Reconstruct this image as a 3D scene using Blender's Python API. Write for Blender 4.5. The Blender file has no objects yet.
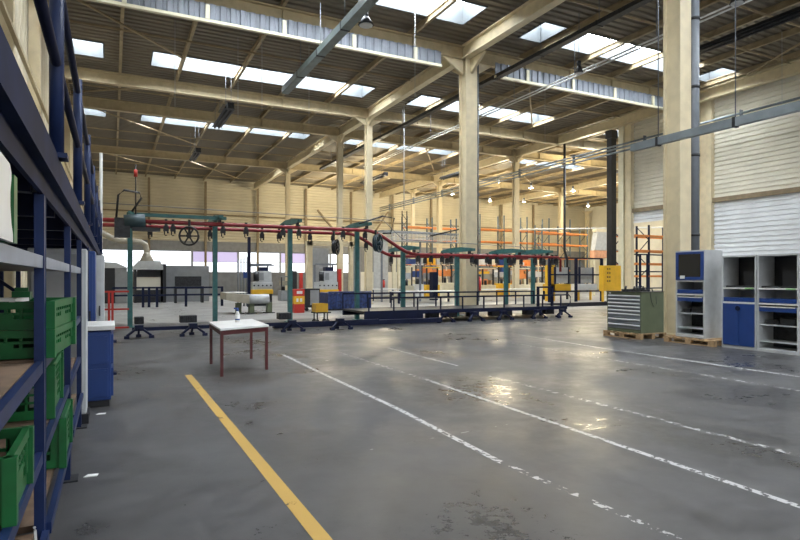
import bpy, bmesh, math, random
from mathutils import Vector, Matrix
random.seed(7)
SC = bpy.context.scene
COL = SC.collection
PI = math.pi

# ------------------------------------------------------------------ camera
FPX = 574.0; HOR = 278.0; CAMH = 1.5
YAW = math.atan(288.0/FPX)
S, C = math.sin(YAW), math.cos(YAW)
def K(px): return (px-400.0)/FPX
def XatY(px, Y): k = K(px); return Y*(S+k*C)/(C-k*S)
def YatX(px, X): k = K(px); return X*(C-k*S)/(S+k*C)
def dep(X, Y): return S*X + C*Y
def fl(px, py, z=0.0):
    d = FPX*(CAMH-z)/(py-HOR); c = K(px)*d
    return (d*S + c*C, d*C - c*S)
def zat(py, X, Y): return CAMH + (HOR-py)/FPX*dep(X, Y)

cam = bpy.data.cameras.new('camera'); cam.sensor_width = 36; cam.lens = FPX/800*36
cam.shift_y = 8/800.0; cam.clip_end = 300; cam.clip_start = 0.05
co = bpy.data.objects.new('camera', cam); COL.objects.link(co)
co.location = (0, 0, CAMH); co.rotation_euler = (PI/2, 0, -YAW)
SC.camera = co

# ------------------------------------------------------------------ materials
MATS = {}
def mat(name, col, rough=.55, metal=0.0, var=.12, scale=3.0, bump=0.0, col2=None, spec=.5):
    m = bpy.data.materials.new(name); m.use_nodes = True
    nt = m.node_tree; b = nt.nodes['Principled BSDF']
    tc = nt.nodes.new('ShaderNodeTexCoord'); nz = nt.nodes.new('ShaderNodeTexNoise')
    nz.inputs['Scale'].default_value = scale; nz.inputs['Detail'].default_value = 6
    nt.links.new(tc.outputs['Object'], nz.inputs['Vector'])
    r = nt.nodes.new('ShaderNodeValToRGB')
    c2 = col2 or [c*(1-var*2) for c in col]
    r.color_ramp.elements[0].position = .35; r.color_ramp.elements[1].position = .62
    r.color_ramp.elements[0].color = (*c2, 1); r.color_ramp.elements[1].color = (*col, 1)
    nt.links.new(nz.outputs['Fac'], r.inputs['Fac']); nt.links.new(r.outputs['Color'], b.inputs['Base Color'])
    b.inputs['Roughness'].default_value = rough; b.inputs['Metallic'].default_value = metal
    b.inputs['Specular IOR Level'].default_value = spec
    if bump:
        bp = nt.nodes.new('ShaderNodeBump'); bp.inputs['Strength'].default_value = bump
        nt.links.new(nz.outputs['Fac'], bp.inputs['Height']); nt.links.new(bp.outputs['Normal'], b.inputs['Normal'])
    MATS[name] = m; return m
def emis(name, col, st):
    m = bpy.data.materials.new(name); m.use_nodes = True
    nt = m.node_tree; b = nt.nodes['Principled BSDF']
    b.inputs['Base Color'].default_value = (*[c*.4 for c in col], 1); b.inputs['Emission Color'].default_value = (*col, 1)
    b.inputs['Emission Strength'].default_value = st; b.inputs['Roughness'].default_value = .3
    MATS[name] = m; return m
BEI = mat('beige_paint', (.70, .60, .40), .5, var=.06)
BEI2 = mat('beige_beam', (.50, .41, .25), .55, var=.08)
PURL = mat('purlin_paint', (.38, .30, .18), .6, var=.12)
DECK = mat('roof_deck', (.19, .16, .115), .6, var=.08, scale=.5)
WBK = mat('wall_cladding', (.62, .56, .42), .65, var=.08, scale=.4)
WLOW = mat('lower_wall_grey', (.23, .23, .23), .6, var=.08)
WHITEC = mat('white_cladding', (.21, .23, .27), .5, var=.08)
SHUT = mat('cream_shutter', (.76, .72, .60), .45, var=.05, scale=1)
SHUTW = mat('white_shutter', (.82, .84, .86), .4, var=.05, scale=1)
CREAM = mat('cream_frame', (.72, .67, .50), .5, var=.05)
GREYP = mat('grey_pipe', (.17, .19, .22), .45, var=.08)
TRAY = mat('galvanised_tray', (.24, .28, .31), .4, .3, var=.12)
TRAYG = mat('green_grey_tray', (.16, .20, .20), .45, .2, var=.12)
BLACK = mat('black_paint', (.012, .013, .017), .45, var=.2)
DARK = mat('dark_steel', (.035, .037, .042), .5, .3, var=.25, scale=12)
NAVY = mat('navy_paint', (.008, .013, .045), .5, var=.15, spec=.22)
BLUE = mat('rack_blue', (.010, .024, .09), .45, var=.15, scale=5, spec=.28)
BLUE2 = mat('cabinet_blue', (.010, .045, .20), .4, var=.05)
TEAL = mat('teal_paint', (.035, .155, .155), .5, var=.15, scale=6)
RED = mat('rail_red', (.26, .016, .022), .4, var=.12)
RED2 = mat('signal_red', (.55, .03, .02), .45, var=.08)
DRED = mat('table_red', (.10, .011, .013), .45, var=.12)
YEL = mat('machine_yellow', (.78, .44, .02), .45, var=.06)
ORG = mat('rack_orange', (.82, .28, .07), .5, var=.08)
WHT = mat('white_laminate', (.72, .72, .70), .4, var=.05)
LGREY = mat('light_grey_sheet', (.50, .52, .53), .4, var=.08, scale=4)
MGREY = mat('mid_grey_sheet', (.27, .28, .29), .5, var=.08)
DGREY = mat('drawer_grey', (.19, .21, .24), .45, var=.08)
OLIVE = mat('olive_green_sheet', (.125, .15, .085), .5, var=.08)
GREEN = mat('crate_green', (.008, .125, .032), .4, var=.15, scale=9)
GREEND = mat('crate_green_inner', (.006, .075, .02), .5, var=.15, scale=9)
WOOD = mat('worn_shelf_wood', (.21, .135, .085), .7, var=.25, scale=6, bump=.1)
PAL = mat('pallet_wood', (.44, .29, .15), .75, var=.2, scale=10, bump=.1)
PAPER = mat('white_paper', (.8, .8, .78), .6, var=.02)
TARP = mat('blue_tarp', (.03, .06, .20), .35, var=.3, scale=9, bump=.4)
CHROME = mat('bright_steel', (.62, .63, .64), .3, .7, var=.05)
ALU = mat('drawer_rail_aluminium', (.72, .73, .74), .4, .2, var=.04)
BELT = mat('belt_beige', (.36, .33, .26), .6, var=.1)
BROWNP = mat('brown_post', (.25, .19, .11), .6, var=.12)
LILAC = emis('lilac_pane', (.60, .52, .78), .62)
GLASSW = emis('daylight_pane', (.90, .94, 1.0), 1.3)
SKYP = emis('skylight_pane', (.88, .94, 1.0), 26.0)
LAMPE = emis('lamp_glow', (1, .88, .62), 60.0)
KERB = mat('skylight_kerb', (.075, .085, .09), .6, var=.05)
PANE = mat('smoked_pane', (.012, .012, .014), .12, var=.05)

# floor material
def floor_mat(name, base, dark, lo, hi, tint=1.0):
    m = bpy.data.materials.new(name); m.use_nodes = True; nt = m.node_tree; b = nt.nodes['Principled BSDF']
    tc = nt.nodes.new('ShaderNodeTexCoord')
    def noise(sc, det, rough=.6, sy=1.0):
        mp = nt.nodes.new('ShaderNodeMapping'); mp.inputs['Scale'].default_value = (1, sy, 1)
        nt.links.new(tc.outputs['Object'], mp.inputs['Vector'])
        n = nt.nodes.new('ShaderNodeTexNoise'); n.inputs['Scale'].default_value = sc; n.inputs['Detail'].default_value = det
        n.inputs['Roughness'].default_value = rough; nt.links.new(mp.outputs['Vector'], n.inputs['Vector']); return n
    def ramp(n, a, bb, c0, c1):
        r = nt.nodes.new('ShaderNodeValToRGB'); e = r.color_ramp.elements
        e[0].position = a; e[1].position = bb; e[0].color = c0; e[1].color = c1
        nt.links.new(n.outputs['Fac'], r.inputs['Fac']); return r
    n1 = noise(.55, 10); n2 = noise(5, 10, .75); n3 = noise(2.1, 6, .6, .35)
    r1 = ramp(n1, .3, .7, (*dark, 1), (*base, 1))
    r2 = ramp(n2, .35, .68, (.55, .55, .55, 1), (1.25, 1.25, 1.25, 1))
    r4 = ramp(n3, .56, .66, (1, 1, 1, 1), (.86, .86, .87, 1))
    r3 = ramp(n3, .50, .78, (1, 1, 1, 1), (.84, .84, .85, 1))
    prev = r1.outputs['Color']
    for r in (r2, r4):
        mx = nt.nodes.new('ShaderNodeMix'); mx.data_type = 'RGBA'; mx.blend_type = 'MULTIPLY'; mx.inputs['Factor'].default_value = 1
        nt.links.new(prev, mx.inputs[6]); nt.links.new(r.outputs['Color'], mx.inputs[7]); prev = mx.outputs[2]
    nt.links.new(prev, b.inputs['Base Color'])
    rr = ramp(n1, .35, .62, (lo, lo, lo, 1), (hi, hi, hi, 1)); 
    r5 = ramp(n2, .38, .66, (-.10, -.10, -.10, 1), (.16, .16, .16, 1)); r5.color_ramp.elements[0].color = (.0, .0, .0, 1)
    ad = nt.nodes.new('ShaderNodeMath'); ad.operation = 'ADD'
    nt.links.new(rr.outputs['Color'], ad.inputs[0]); nt.links.new(r5.outputs['Color'], ad.inputs[1]); nt.links.new(ad.outputs[0], b.inputs['Roughness'])
    bp = nt.nodes.new('ShaderNodeBump'); b.inputs['Specular IOR Level'].default_value = .36; bp.inputs['Strength'].default_value = .05; bp.inputs['Distance'].default_value = .02
    nt.links.new(n2.outputs['Fac'], bp.inputs['Height']); nt.links.new(bp.outputs['Normal'], b.inputs['Normal'])
    return m
FLOOR = floor_mat('concrete_floor', (.088, .086, .087), (.056, .055, .057), .20, .46)
FLOORL = floor_mat('pale_floor_coat', (.27, .265, .25), (.20, .197, .19), .22, .45)
def paint_mat(name, col, thr, sc=7.0):
    m = bpy.data.materials.new(name); m.use_nodes = True; nt = m.node_tree; b = nt.nodes['Principled BSDF']
    b.inputs['Base Color'].default_value = (*col, 1); b.inputs['Roughness'].default_value = .5
    tc = nt.nodes.new('ShaderNodeTexCoord'); n = nt.nodes.new('ShaderNodeTexNoise'); n.inputs['Scale'].default_value = sc
    n.inputs['Detail'].default_value = 8; n.inputs['Roughness'].default_value = .65
    nt.links.new(tc.outputs['Object'], n.inputs['Vector'])
    r = nt.nodes.new('ShaderNodeValToRGB'); r.color_ramp.elements[0].position = thr; r.color_ramp.elements[1].position = thr+.05
    nt.links.new(n.outputs['Fac'], r.inputs['Fac']); nt.links.new(r.outputs['Color'], b.inputs['Alpha'])
    return m
LINEW = paint_mat('white_line_paint', (.46, .46, .46), .43, 18)
LINEF = paint_mat('faded_line_paint', (.36, .36, .36), .54, 5)
LINEC = paint_mat('chipped_line_paint', (.46, .46, .46), .50, 11)
LINEY = paint_mat('yellow_line_paint', (.46, .28, .05), .34, 6)

# ------------------------------------------------------------------ mesh helpers
def wm(o):
    m = o.matrix_basis.copy()
    while o.parent: o = o.parent; m = o.matrix_basis @ m
    return m
class MB:
    def __init__(s): s.b = bmesh.new()
    def box(s, x0, x1, y0, y1, z0, z1):
        v = [s.b.verts.new((x, y, z)) for x in (x0, x1) for y in (y0, y1) for z in (z0, z1)]
        for f in ((0,1,3,2),(4,6,7,5),(0,4,5,1),(2,3,7,6),(0,2,6,4),(1,5,7,3)): s.b.faces.new([v[i] for i in f])
        return s
    def bar(s, p0, p1, w, h=None, up=(0,0,1)):
        h = h or w; p0 = Vector(p0); p1 = Vector(p1); d = (p1-p0).normalized(); u = Vector(up)
        if abs(d.dot(u)) > .99: u = Vector((0,1,0))
        a = d.cross(u).normalized(); u = a.cross(d).normalized()
        v = []
        for p in (p0, p1):
            for i, j in ((-1,-1),(1,-1),(1,1),(-1,1)): v.append(s.b.verts.new(p + a*i*w/2 + u*j*h/2))
        for f in ((0,3,2,1),(4,5,6,7),(0,1,5,4),(1,2,6,5),(2,3,7,6),(3,0,4,7)): s.b.faces.new([v[i] for i in f])
        return s
    def cyl(s, p0, p1, r, r2=None, n=12):
        r2 = r if r2 is None else r2; p0 = Vector(p0); p1 = Vector(p1); d = (p1-p0).normalized()
        u = Vector((0,0,1)) if abs(d.z) < .95 else Vector((1,0,0))
        a = d.cross(u).normalized(); b_ = a.cross(d).normalized()
        A = []; B = []
        for i in range(n):
            t = 2*PI*i/n; o = a*math.cos(t)+b_*math.sin(t)
            A.append(s.b.verts.new(p0+o*r)); B.append(s.b.verts.new(p1+o*r2))
        for i in range(n):
            f = s.b.faces.new((A[i], A[(i+1)%n], B[(i+1)%n], B[i])); f.smooth = True
        s.b.faces.new(A[::-1]); s.b.faces.new(B); return s
    def path(s, pts, r, n=8):
        pts = [Vector(p) for p in pts]; rings = []
        for i, p in enumerate(pts):
            d = (pts[min(i+1, len(pts)-1)]-pts[max(i-1, 0)]).normalized()
            u = Vector((0,0,1)) if abs(d.z) < .95 else Vector((1,0,0))
            a = d.cross(u).normalized(); b_ = a.cross(d).normalized()
            rings.append([s.b.verts.new(p+(a*math.cos(2*PI*k/n)+b_*math.sin(2*PI*k/n))*r) for k in range(n)])
        for A, B in zip(rings, rings[1:]):
            for k in range(n):
                f = s.b.faces.new((A[k], A[(k+1)%n], B[(k+1)%n], B[k])); f.smooth = True
        s.b.faces.new(rings[0][::-1]); s.b.faces.new(rings[-1]); return s
    def torus(s, c, axis, R, r, n=20, m=6):
        c = Vector(c); d = Vector(axis).normalized(); u = Vector((0,0,1)) if abs(d.z) < .9 else Vector((1,0,0))
        a = d.cross(u).normalized(); b_ = a.cross(d).normalized(); rings = []
        for i in range(n):
            t = 2*PI*i/n; o = a*math.cos(t)+b_*math.sin(t)
            rings.append([s.b.verts.new(c+o*(R+r*math.cos(2*PI*k/m))+d*r*math.sin(2*PI*k/m)) for k in range(m)])
        for i in range(n):
            A = rings[i]; B = rings[(i+1)%n]
            for k in range(m):
                f = s.b.faces.new((A[k], A[(k+1)%m], B[(k+1)%m], B[k])); f.smooth = True
        return s
    def prism(s, pts, axis, t0, t1):
        """pts: 2D outline; axis 'x','y','z' = extrusion axis"""
        def P(p, t):
            return {'x': (t, p[0], p[1]), 'y': (p[0], t, p[1]), 'z': (p[0], p[1], t)}[axis]
        A = [s.b.verts.new(P(p, t0)) for p in pts]; B = [s.b.verts.new(P(p, t1)) for p in pts]; n = len(pts)
        for i in range(n): s.b.faces.new((A[i], A[(i+1)%n], B[(i+1)%n], B[i]))
        s.b.faces.new(A[::-1]); s.b.faces.new(B); return s
    def sheet(s, prof, axis, t0, t1, th=.02):
        """open profile of 2D points extruded, with a back side offset"""
        def P(p, t): return {'x': (t, p[0], p[1]), 'y': (p[0], t, p[1]), 'z': (p[0], p[1], t)}[axis]
        A = [s.b.verts.new(P(p, t0)) for p in prof]; B = [s.b.verts.new(P(p, t1)) for p in prof]
        for i in range(len(prof)-1): s.b.faces.new((A[i], A[i+1], B[i+1], B[i]))
        return s
    def quad(s, pts):
        s.b.faces.new([s.b.verts.new(p) for p in pts]); return s
    def build(s, name, m, parent=None, bevel=0.0):
        me = bpy.data.meshes.new(name); bmesh.ops.recalc_face_normals(s.b, faces=s.b.faces[:])
        if parent is not None: s.b.transform(wm(parent).inverted()); off = None
        else:
            xs = [v.co for v in s.b.verts]
            off = Vector(((min(v.x for v in xs)+max(v.x for v in xs))/2, (min(v.y for v in xs)+max(v.y for v in xs))/2, min(v.z for v in xs)))
            bmesh.ops.translate(s.b, verts=s.b.verts[:], vec=-off)
        s.b.to_mesh(me); s.b.free(); me.materials.append(m)
        o = bpy.data.objects.new(name, me); COL.objects.link(o)
        if off is not None: o.location = off
        if parent is not None: o.parent = parent
        if bevel:
            bv = o.modifiers.new('bevel', 'BEVEL'); bv.width = bevel; bv.segments = 2; bv.limit_method = 'ANGLE'
        return o
def tag(o, label=None, cat=None, group=None, kind=None):
    if label: o['label'] = label
    if cat: o['category'] = cat
    if group: o['group'] = group
    if kind: o['kind'] = kind
    return o
def thing(name, label, cat, loc=(0,0,0), rotz=0, group=None):
    o = bpy.data.objects.new(name, None); COL.objects.link(o); o.location = loc; o.rotation_euler = (0,0,rotz)
    o.empty_display_size = .1
    o.matrix_basis = Matrix.Translation(loc) @ Matrix.Rotation(rotz, 4, 'Z')
    return tag(o, label, cat, group)
def copy_tree(o, parent=None):
    kids = [c for c in KIDS if c.parent == o] if False else list(o.children)
    c = o.copy(); COL.objects.link(c)
    if parent: c.parent = parent
    for ch in kids: copy_tree(ch, c)
    return c
def place(o, loc, rz=0): o.matrix_basis = Matrix.Translation(loc) @ Matrix.Rotation(rz, 4, 'Z'); return o
def struct(o): o['kind'] = 'structure'; return o

# ================================================================== SHELL
ROWX = 13.35; ROW2 = 27.7; ROW3 = 43.6
GY = [-1.5, 10.3, 20.6, 30.7, 35.4, 47.9]
YB = 61.0; XL = -2.3; XR = 28.0; XO = 60.0; YN = -9.0
ZD = 11.6; ZG = 10.75
YEND = 25.2

f = MB(); f.quad([(XL,YN,0),(XO,YN,0),(XO,20.6,0),(XL,20.6,0)]); fo = f.build('floor', FLOOR)
fo.location = (0,0,0); struct(fo)
for v in fo.data.vertices: pass
me = fo.data
me.clear_geometry()
me.from_pydata([(XL,YN,0),(XO,YN,0),(XO,20.6,0),(XL,20.6,0),(XO,YB,0),(XL,YB,0)], [], [(0,1,2,3),(3,2,4,5)])
me.materials.append(FLOORL); me.polygons[1].material_index = 1

# roof deck with ribs running across the hall, open where the skylights are
SKY = []   # (x0,x1,y0,y1)
rows = [(-5.2,-3.5), (6.2,7.9), (17.6,19.3), (27.7,29.6), (38.8,40.3), (50.0,51.6)]  # first two rows are out of view, added for their light
for ri, (a, b) in enumerate(rows):
    segs = [(-1.8,-.3), (1.6,12.5), (29.5,39.0), (43,54)]
    if ri == 2: segs += [(15.2,16.4), (17.0,25.0), (26.1,27.5)]
    else: segs += [(15.2,25.0)]
    for s_ in segs: SKY.append((s_[0], s_[1], a, b))
PER = .36
dk = MB()
def ribs(x0, x1, y0, y1):
    n = max(1, round((y1-y0)/PER)); p = (y1-y0)/n; prof = []
    for i in range(n):
        y = y0+i*p
        prof += [(y, ZD), (y+p*.55, ZD), (y+p*.65, ZD+.07), (y+p*.9, ZD+.07)]
    prof.append((y1, ZD))
    A = [dk.b.verts.new((x0, q[0], q[1])) for q in prof]; B = [dk.b.verts.new((x1, q[0], q[1])) for q in prof]
    for i in range(len(prof)-1): dk.b.faces.new((A[i], A[i+1], B[i+1], B[i]))
ys = [YN] + [v for r in rows for v in r] + [YB]
for i in range(len(ys)-1):
    y0, y1 = ys[i], ys[i+1]
    hs = sorted([(q[0], q[1]) for q in SKY if abs(q[2]-y0) < 1e-6])
    x = XL
    for h in hs: ribs(x, h[0], y0, y1); x = h[1]
    ribs(x, XO, y0, y1)
ceil = dk.build('ceiling', DECK); struct(ceil)
# purlins running down the hall
PX = [XL+.25, .35, 2.9, 5.55, 8.25, 10.9] + [13.9+2.68*i for i in range(1, 18) if 13.9+2.68*i < XO-.3]
for x in PX:
    p = MB(); p.box(x-.06, x+.06, YN+.1, YB-.1, ZD-.26, ZD-.235).box(x-.06, x+.06, YN+.1, YB-.1, ZD-.03, ZD-.005).box(x-.012, x+.012, YN+.1, YB-.1, ZD-.235, ZD-.03)
    p.build('purlin', PURL, ceil)
for y in [2.2, 13.0, 15.4, 22.6, 25.2, 33.2, 37.4, 42.5, 45.2, 54.0, 57.5]:
    MB().bar((XL+.1, y, ZD-.30), (XO-.1, y, ZD-.30), .05, .07).build('sag_bar', PURL, ceil)

# skylights: raised kerb, glazing bars and bright pane
wn = 1
for (x0, x1, y0, y1) in SKY:
    z1 = ZD+.85
    k = MB(); t = .05
    k.box(x0, x1, y0, y0+t, ZD-.04, z1).box(x0, x1, y1-t, y1, ZD-.04, z1).box(x0, x0+t, y0+t, y1-t, ZD-.04, z1).box(x1-t, x1, y0+t, y1-t, ZD-.04, z1)
    w = k.build('window_%d' % wn, KERB); struct(w); wn += 1
    g = MB(); g.box(x0+t, x1-t, y0+t, y1-t, z1-.04, z1-.02); g.build('pane', SKYP, w)
    g = MB(); n = max(1, int((x1-x0)/1.35))
    for i in range(1, n): xx = x0+(x1-x0)*i/n; g.box(xx-.04, xx+.04, y0+t, y1-t, z1-.12, z1-.05)
    g.box(x0+t, x1-t, (y0+y1)/2-.035, (y0+y1)/2+.035, z1-.12, z1-.06)
    g.build('glazing_bar', MGREY, w)

# walls
def hsheet(mb, axis, c, t0, t1, z0, z1, per, amp):
    n = max(1, round((z1-z0)/per)); p = (z1-z0)/n; prof = []
    for i in range(n):
        z = z0+i*p; prof += [(c, z), (c, z+p*.6), (c+amp, z+p*.7), (c+amp, z+p*.92)]
    prof.append((c, z1))
    if axis == 'y': mb.sheet(prof, 'y', t0, t1)
    else: mb.sheet([(q[0], q[1]) for q in prof], 'x', t0, t1)
def back_pt(px): return XatY(px, YB)
b = MB()
hsheet(b, 'x', YB, XL, XO, 5.2, ZD+.1, .30, .05)
wb = struct(b.build('wall_back', WBK))
g = MB(); g.box(XL, XO, YB-.25, YB, 4.25, 5.2).box(XL, back_pt(352), YB-.12, YB, 0, 2.05).box(back_pt(352), XO, YB-.12, YB, 0, 4.25).build('lower_panel', WLOW, wb)
xw0 = XL+.1; xw1 = back_pt(352)
edges = [XL+.1, back_pt(146), back_pt(192), back_pt(238), back_pt(280), back_pt(308), back_pt(330), xw1]
lil = [0, 0, 1, 0, 1, 0, 0]
for i in range(7):
    a, c_ = edges[i], edges[i+1]
    w = MB().box(a, a+.1, YB-.1, YB, 2.05, 4.25).box(c_-.1, c_, YB-.1, YB, 2.05, 4.25).box(a+.1, c_-.1, YB-.1, YB, 2.05, 2.12).box(a+.1, c_-.1, YB-.1, YB, 4.17, 4.25).build('window_%d' % wn, MGREY); struct(w); wn += 1
    MB().box(a+.1, c_-.1, YB-.04, YB-.02, 2.12, 3.12).build('pane', GLASSW, w)
    MB().box(a+.1, c_-.1, YB-.04, YB-.02, 3.16, 4.17).build('pane', LILAC if lil[i] else GLASSW, w)
    MB().box(a+.1, c_-.1, YB-.06, YB-.01, 3.12, 3.16).build('glazing_bar', MGREY, w)
for i in range(11):
    x = 3.2+5.25*i
    MB().box(x-.11, x+.11, YB-.42, YB-.26, 0, ZD-.35).build('wall_post', BROWNP, wb)
MB().box(XL, XO, YB-.30, YB-.12, 7.9, 8.02).build('wall_rail', BROWNP, wb)
for (a, c_, z0, z1) in ((316, 336, 9.0, 6.4), (386, 372, 9.2, 6.6)):
    MB().bar((back_pt(a), YB-.5, z0), (back_pt(c_), YB-.5, z1), .16).build('wall_brace', BROWNP, wb)

b = MB()
prof = []
y = YN
while y < YB:
    prof += [(XL, y), (XL, y+.35), (XL-.05, y+.42), (XL-.05, y+.6)]; y += .67
prof.append((XL, YB))
A = [b.b.verts.new((q[0], q[1], 0)) for q in prof]; B_ = [b.b.verts.new((q[0], q[1], ZD+.05)) for q in prof]
for i in range(len(prof)-1): b.b.faces.new((A[i], A[i+1], B_[i+1], B_[i]))
wl = struct(b.build('wall_left', WBK))
for y in [2.2, 3.9, 6.0, 10.3, 15.5, 20.9, 30.7, 35.4, 47.9]:
    MB().box(XL+.02, XL+.32, y-.15, y+.15, 0, ZD-.1).build('wall_post', BEI, wl)
for z in (4.2, 6.8, 9.3): MB().box(XL+.33, XL+.42, YN+1, YB-1, z, z+.1).build('wall_rail', BEI2, wl)
# right wall: shutters in beige frames
d1a, d1b = -4.0, YatX(713, XR)      # door 1 (near)
d2a, d2b = YatX(700, XR)+.0, YEND-.5
wr = MB().box(XR, XR+.25, YN, YEND, zat(92, XR, 18.9)-.0, ZD).build('wall_right', BEI2); struct(wr)
ZH = CAMH + .314*XR/C   # lintel underside
wr.data.clear_geometry()
bmw = bmesh.new()
def wb_(x0,x1,y0,y1,z0,z1):
    v = [bmw.verts.new((x,y,z)) for x in (x0,x1) for y in (y0,y1) for z in (z0,z1)]
    for f_ in ((0,1,3,2),(4,6,7,5),(0,4,5,1),(2,3,7,6),(0,2,6,4),(1,5,7,3)): bmw.faces.new([v[i] for i in f_])
wb_(XR, XR+.25, YN, YEND, ZH, ZD)
wb_(XR, XR+.25, d1b, d2a, 0, ZH)
wb_(XR, XR+.25, YN, d1a, 0, ZH)
wb_(XR, XR+.25, d2b, YEND, 0, ZH)
bmesh.ops.recalc_face_normals(bmw, faces=bmw.faces[:])
bmw.to_mesh(wr.data); wr.location = (0,0,0)
wr.data.materials.clear(); wr.data.materials.append(BEI)
MB().box(XR-.30, XR-.02, YN+.1, YEND, ZH+.15, ZH+.75).build('eaves_beam', BEI, wr)
ZB = CAMH + .129*XR/C
def door(n, ya, yb, openz):
    fr = MB().box(XR-.14, XR-.01, ya-.3, ya, 0, ZH).box(XR-.14, XR-.01, yb, yb+.3, 0, ZH).build('door_%d' % n, BEI); struct(fr)
    m = MB(); hsheet(m, 'y', XR+.10, ya, yb, ZB+.12, ZH, .24, .06); m.build('upper_shutter', SHUT, fr)
    m = MB(); hsheet(m, 'y', XR+.08, ya, yb, openz, ZB-.12, .24, .06); m.build('lower_shutter', SHUTW, fr)
    MB().box(XR-.06, XR+.1, ya, yb, ZB-.12, ZB+.12).build('shutter_bar', BROWNP, fr)
    return fr
door(1, d1a, d1b, 0.02)
door(2, d2a+.3, d2b-.1, ZB-.75)
struct(MB().box(XR-.1, XR+.45, YEND, YEND+.4, 0, ZD-.05).build('trim_1', CREAM))
struct(MB().box(XO, XO+.2, YN, YB, 0, ZD).build('wall_outer', SHUT))

# ------------------------------------------------------------------ columns
def column(x, y, w, dpt, label, z1=ZG, m=BEI, haunch=True, hl=1.1, name='steel_column'):
    t = thing(name, label, 'column', (x, y, 0), 0, 'steel columns carrying the roof')
    MB().box(x-w/2, x+w/2, y-dpt/2, y-dpt/2+.05, 0, z1).box(x-w/2, x+w/2, y+dpt/2-.05, y+dpt/2, 0, z1).box(x-w*.30, x+w*.30, y-dpt/2+.05, y+dpt/2-.05, 0, z1).build('shaft', m, t)
    MB().box(x-w/2-.06, x+w/2+.06, y-dpt/2-.06, y+dpt/2+.06, 0, .03).build('base_plate', BEI2, t)
    if haunch:
        for s_ in (-1, 1):
            MB().prism([(x+s_*w/2, z1-hl*.6), (x+s_*(w/2+hl), z1), (x+s_*w/2, z1)], 'y', y-.06, y+.06).build('haunch', m, t)
            MB().prism([(y+s_*dpt/2, z1-hl*.6), (y+s_*(dpt/2+hl), z1), (y+s_*dpt/2, z1)], 'x', x-.06, x+.06).build('haunch', m, t)
    return t
def xcol(px, y): return XatY(px, y)
c1 = column(13.6, 20.62, .56, .56, 'big beige steel column in the middle of the picture, behind the red conveyor rail', hl=1.0)
MB().cyl((13.96, 20.4, .1), (13.96, 20.4, ZG), .035).build('conduit', GREYP, c1)
MB().box(13.88, 14.0, 20.34, 20.44, 5.0, 5.1).build('conduit_clip', GREYP, c1)
c2x, c2y = ROWX, YatX(677, ROWX)
c2 = column(c2x, c2y, .42, .52, 'widest beige column at right, behind the drawer cabinet, with a grey downpipe', hl=1.0)
dpt_ = thing('downpipe', 'grey round downpipe with collars running up the wide column at right', 'pipe', (c2x+.42, c2y-.22, 0))
MB().cyl((c2x+.40, c2y-.22, 0.0), (c2x+.40, c2y-.22, ZG), .115, n=20).build('pipe', GREYP, dpt_)
for z in (2.6, 4.7, 6.5, 8.3): MB().cyl((c2x+.40, c2y-.22, z), (c2x+.40, c2y-.22, z+.07), .13, n=20).build('collar', DARK, dpt_)
lab = [
 (ROWX, 30.7, .36, .36, 'slim beige column left of centre rising behind the blue tarpaulin bin'),
 (ROWX, 35.4, .34, .34, 'slim beige column just left of the one behind the blue tarpaulin bin'),
 (ROWX, 47.9, .36, .36, 'thin beige column left of centre nearest the back windows, behind the teal post'),
 (ROWX-.0, -1.5, .5, .5, 'beige column of the near row close to the camera side'),
 (ROW2, 35.4, .40, .40, 'beige column right of the big middle column, in front of the orange racking'),
 (28.3, 47.9, .40, .40, 'thin beige column just left of the big middle column'),
 (28.3, 53.4, .34, .34, 'thinnest beige column left of the big middle column beside a lattice mast'),
 (ROW3, 47.9, .45, .45, 'beige column beside the thin black pipe in front of the pallet racking'),
 (XatY(587, 59.5), 59.5, .40, .40, 'beige column deep in the right rear of the hall by the grey hopper'),
]
for a in lab:
    if a[1] < 0: continue
    column(*a[:4], a[4], hl=.7)
bc = thing('black_column', 'tall black square column at the right wall end above the yellow box', 'column', (27.4, 26.3, 0))
bx = XatY(611.5, 26.3)
bc.matrix_basis = Matrix.Translation((bx, 26.3, 0))
MB().box(bx-.20, bx+.20, 26.1, 26.5, 0, ZG).build('shaft', BLACK, bc); MB().box(bx-.30, bx+.30, 26.0, 26.6, 0, .04).build('base_plate', BLACK, bc)
MB().box(bx-.26, bx+.26, 26.04, 26.56, ZG-.5, ZG).build('cap', BLACK, bc)
px_ = XatY(564.5, 30.5)
tag(MB().path([(px_, 30.5, ZG+.4), (px_, 30.5, 3.4), (px_+.25, 30.5, 2.8), (px_+.25, 30.5, 0.02)], .085, 10).build('drain_pipe', BLACK), 'thin black vertical pipe with a kink near its foot, behind the navy guard frame', 'pipe')

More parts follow.
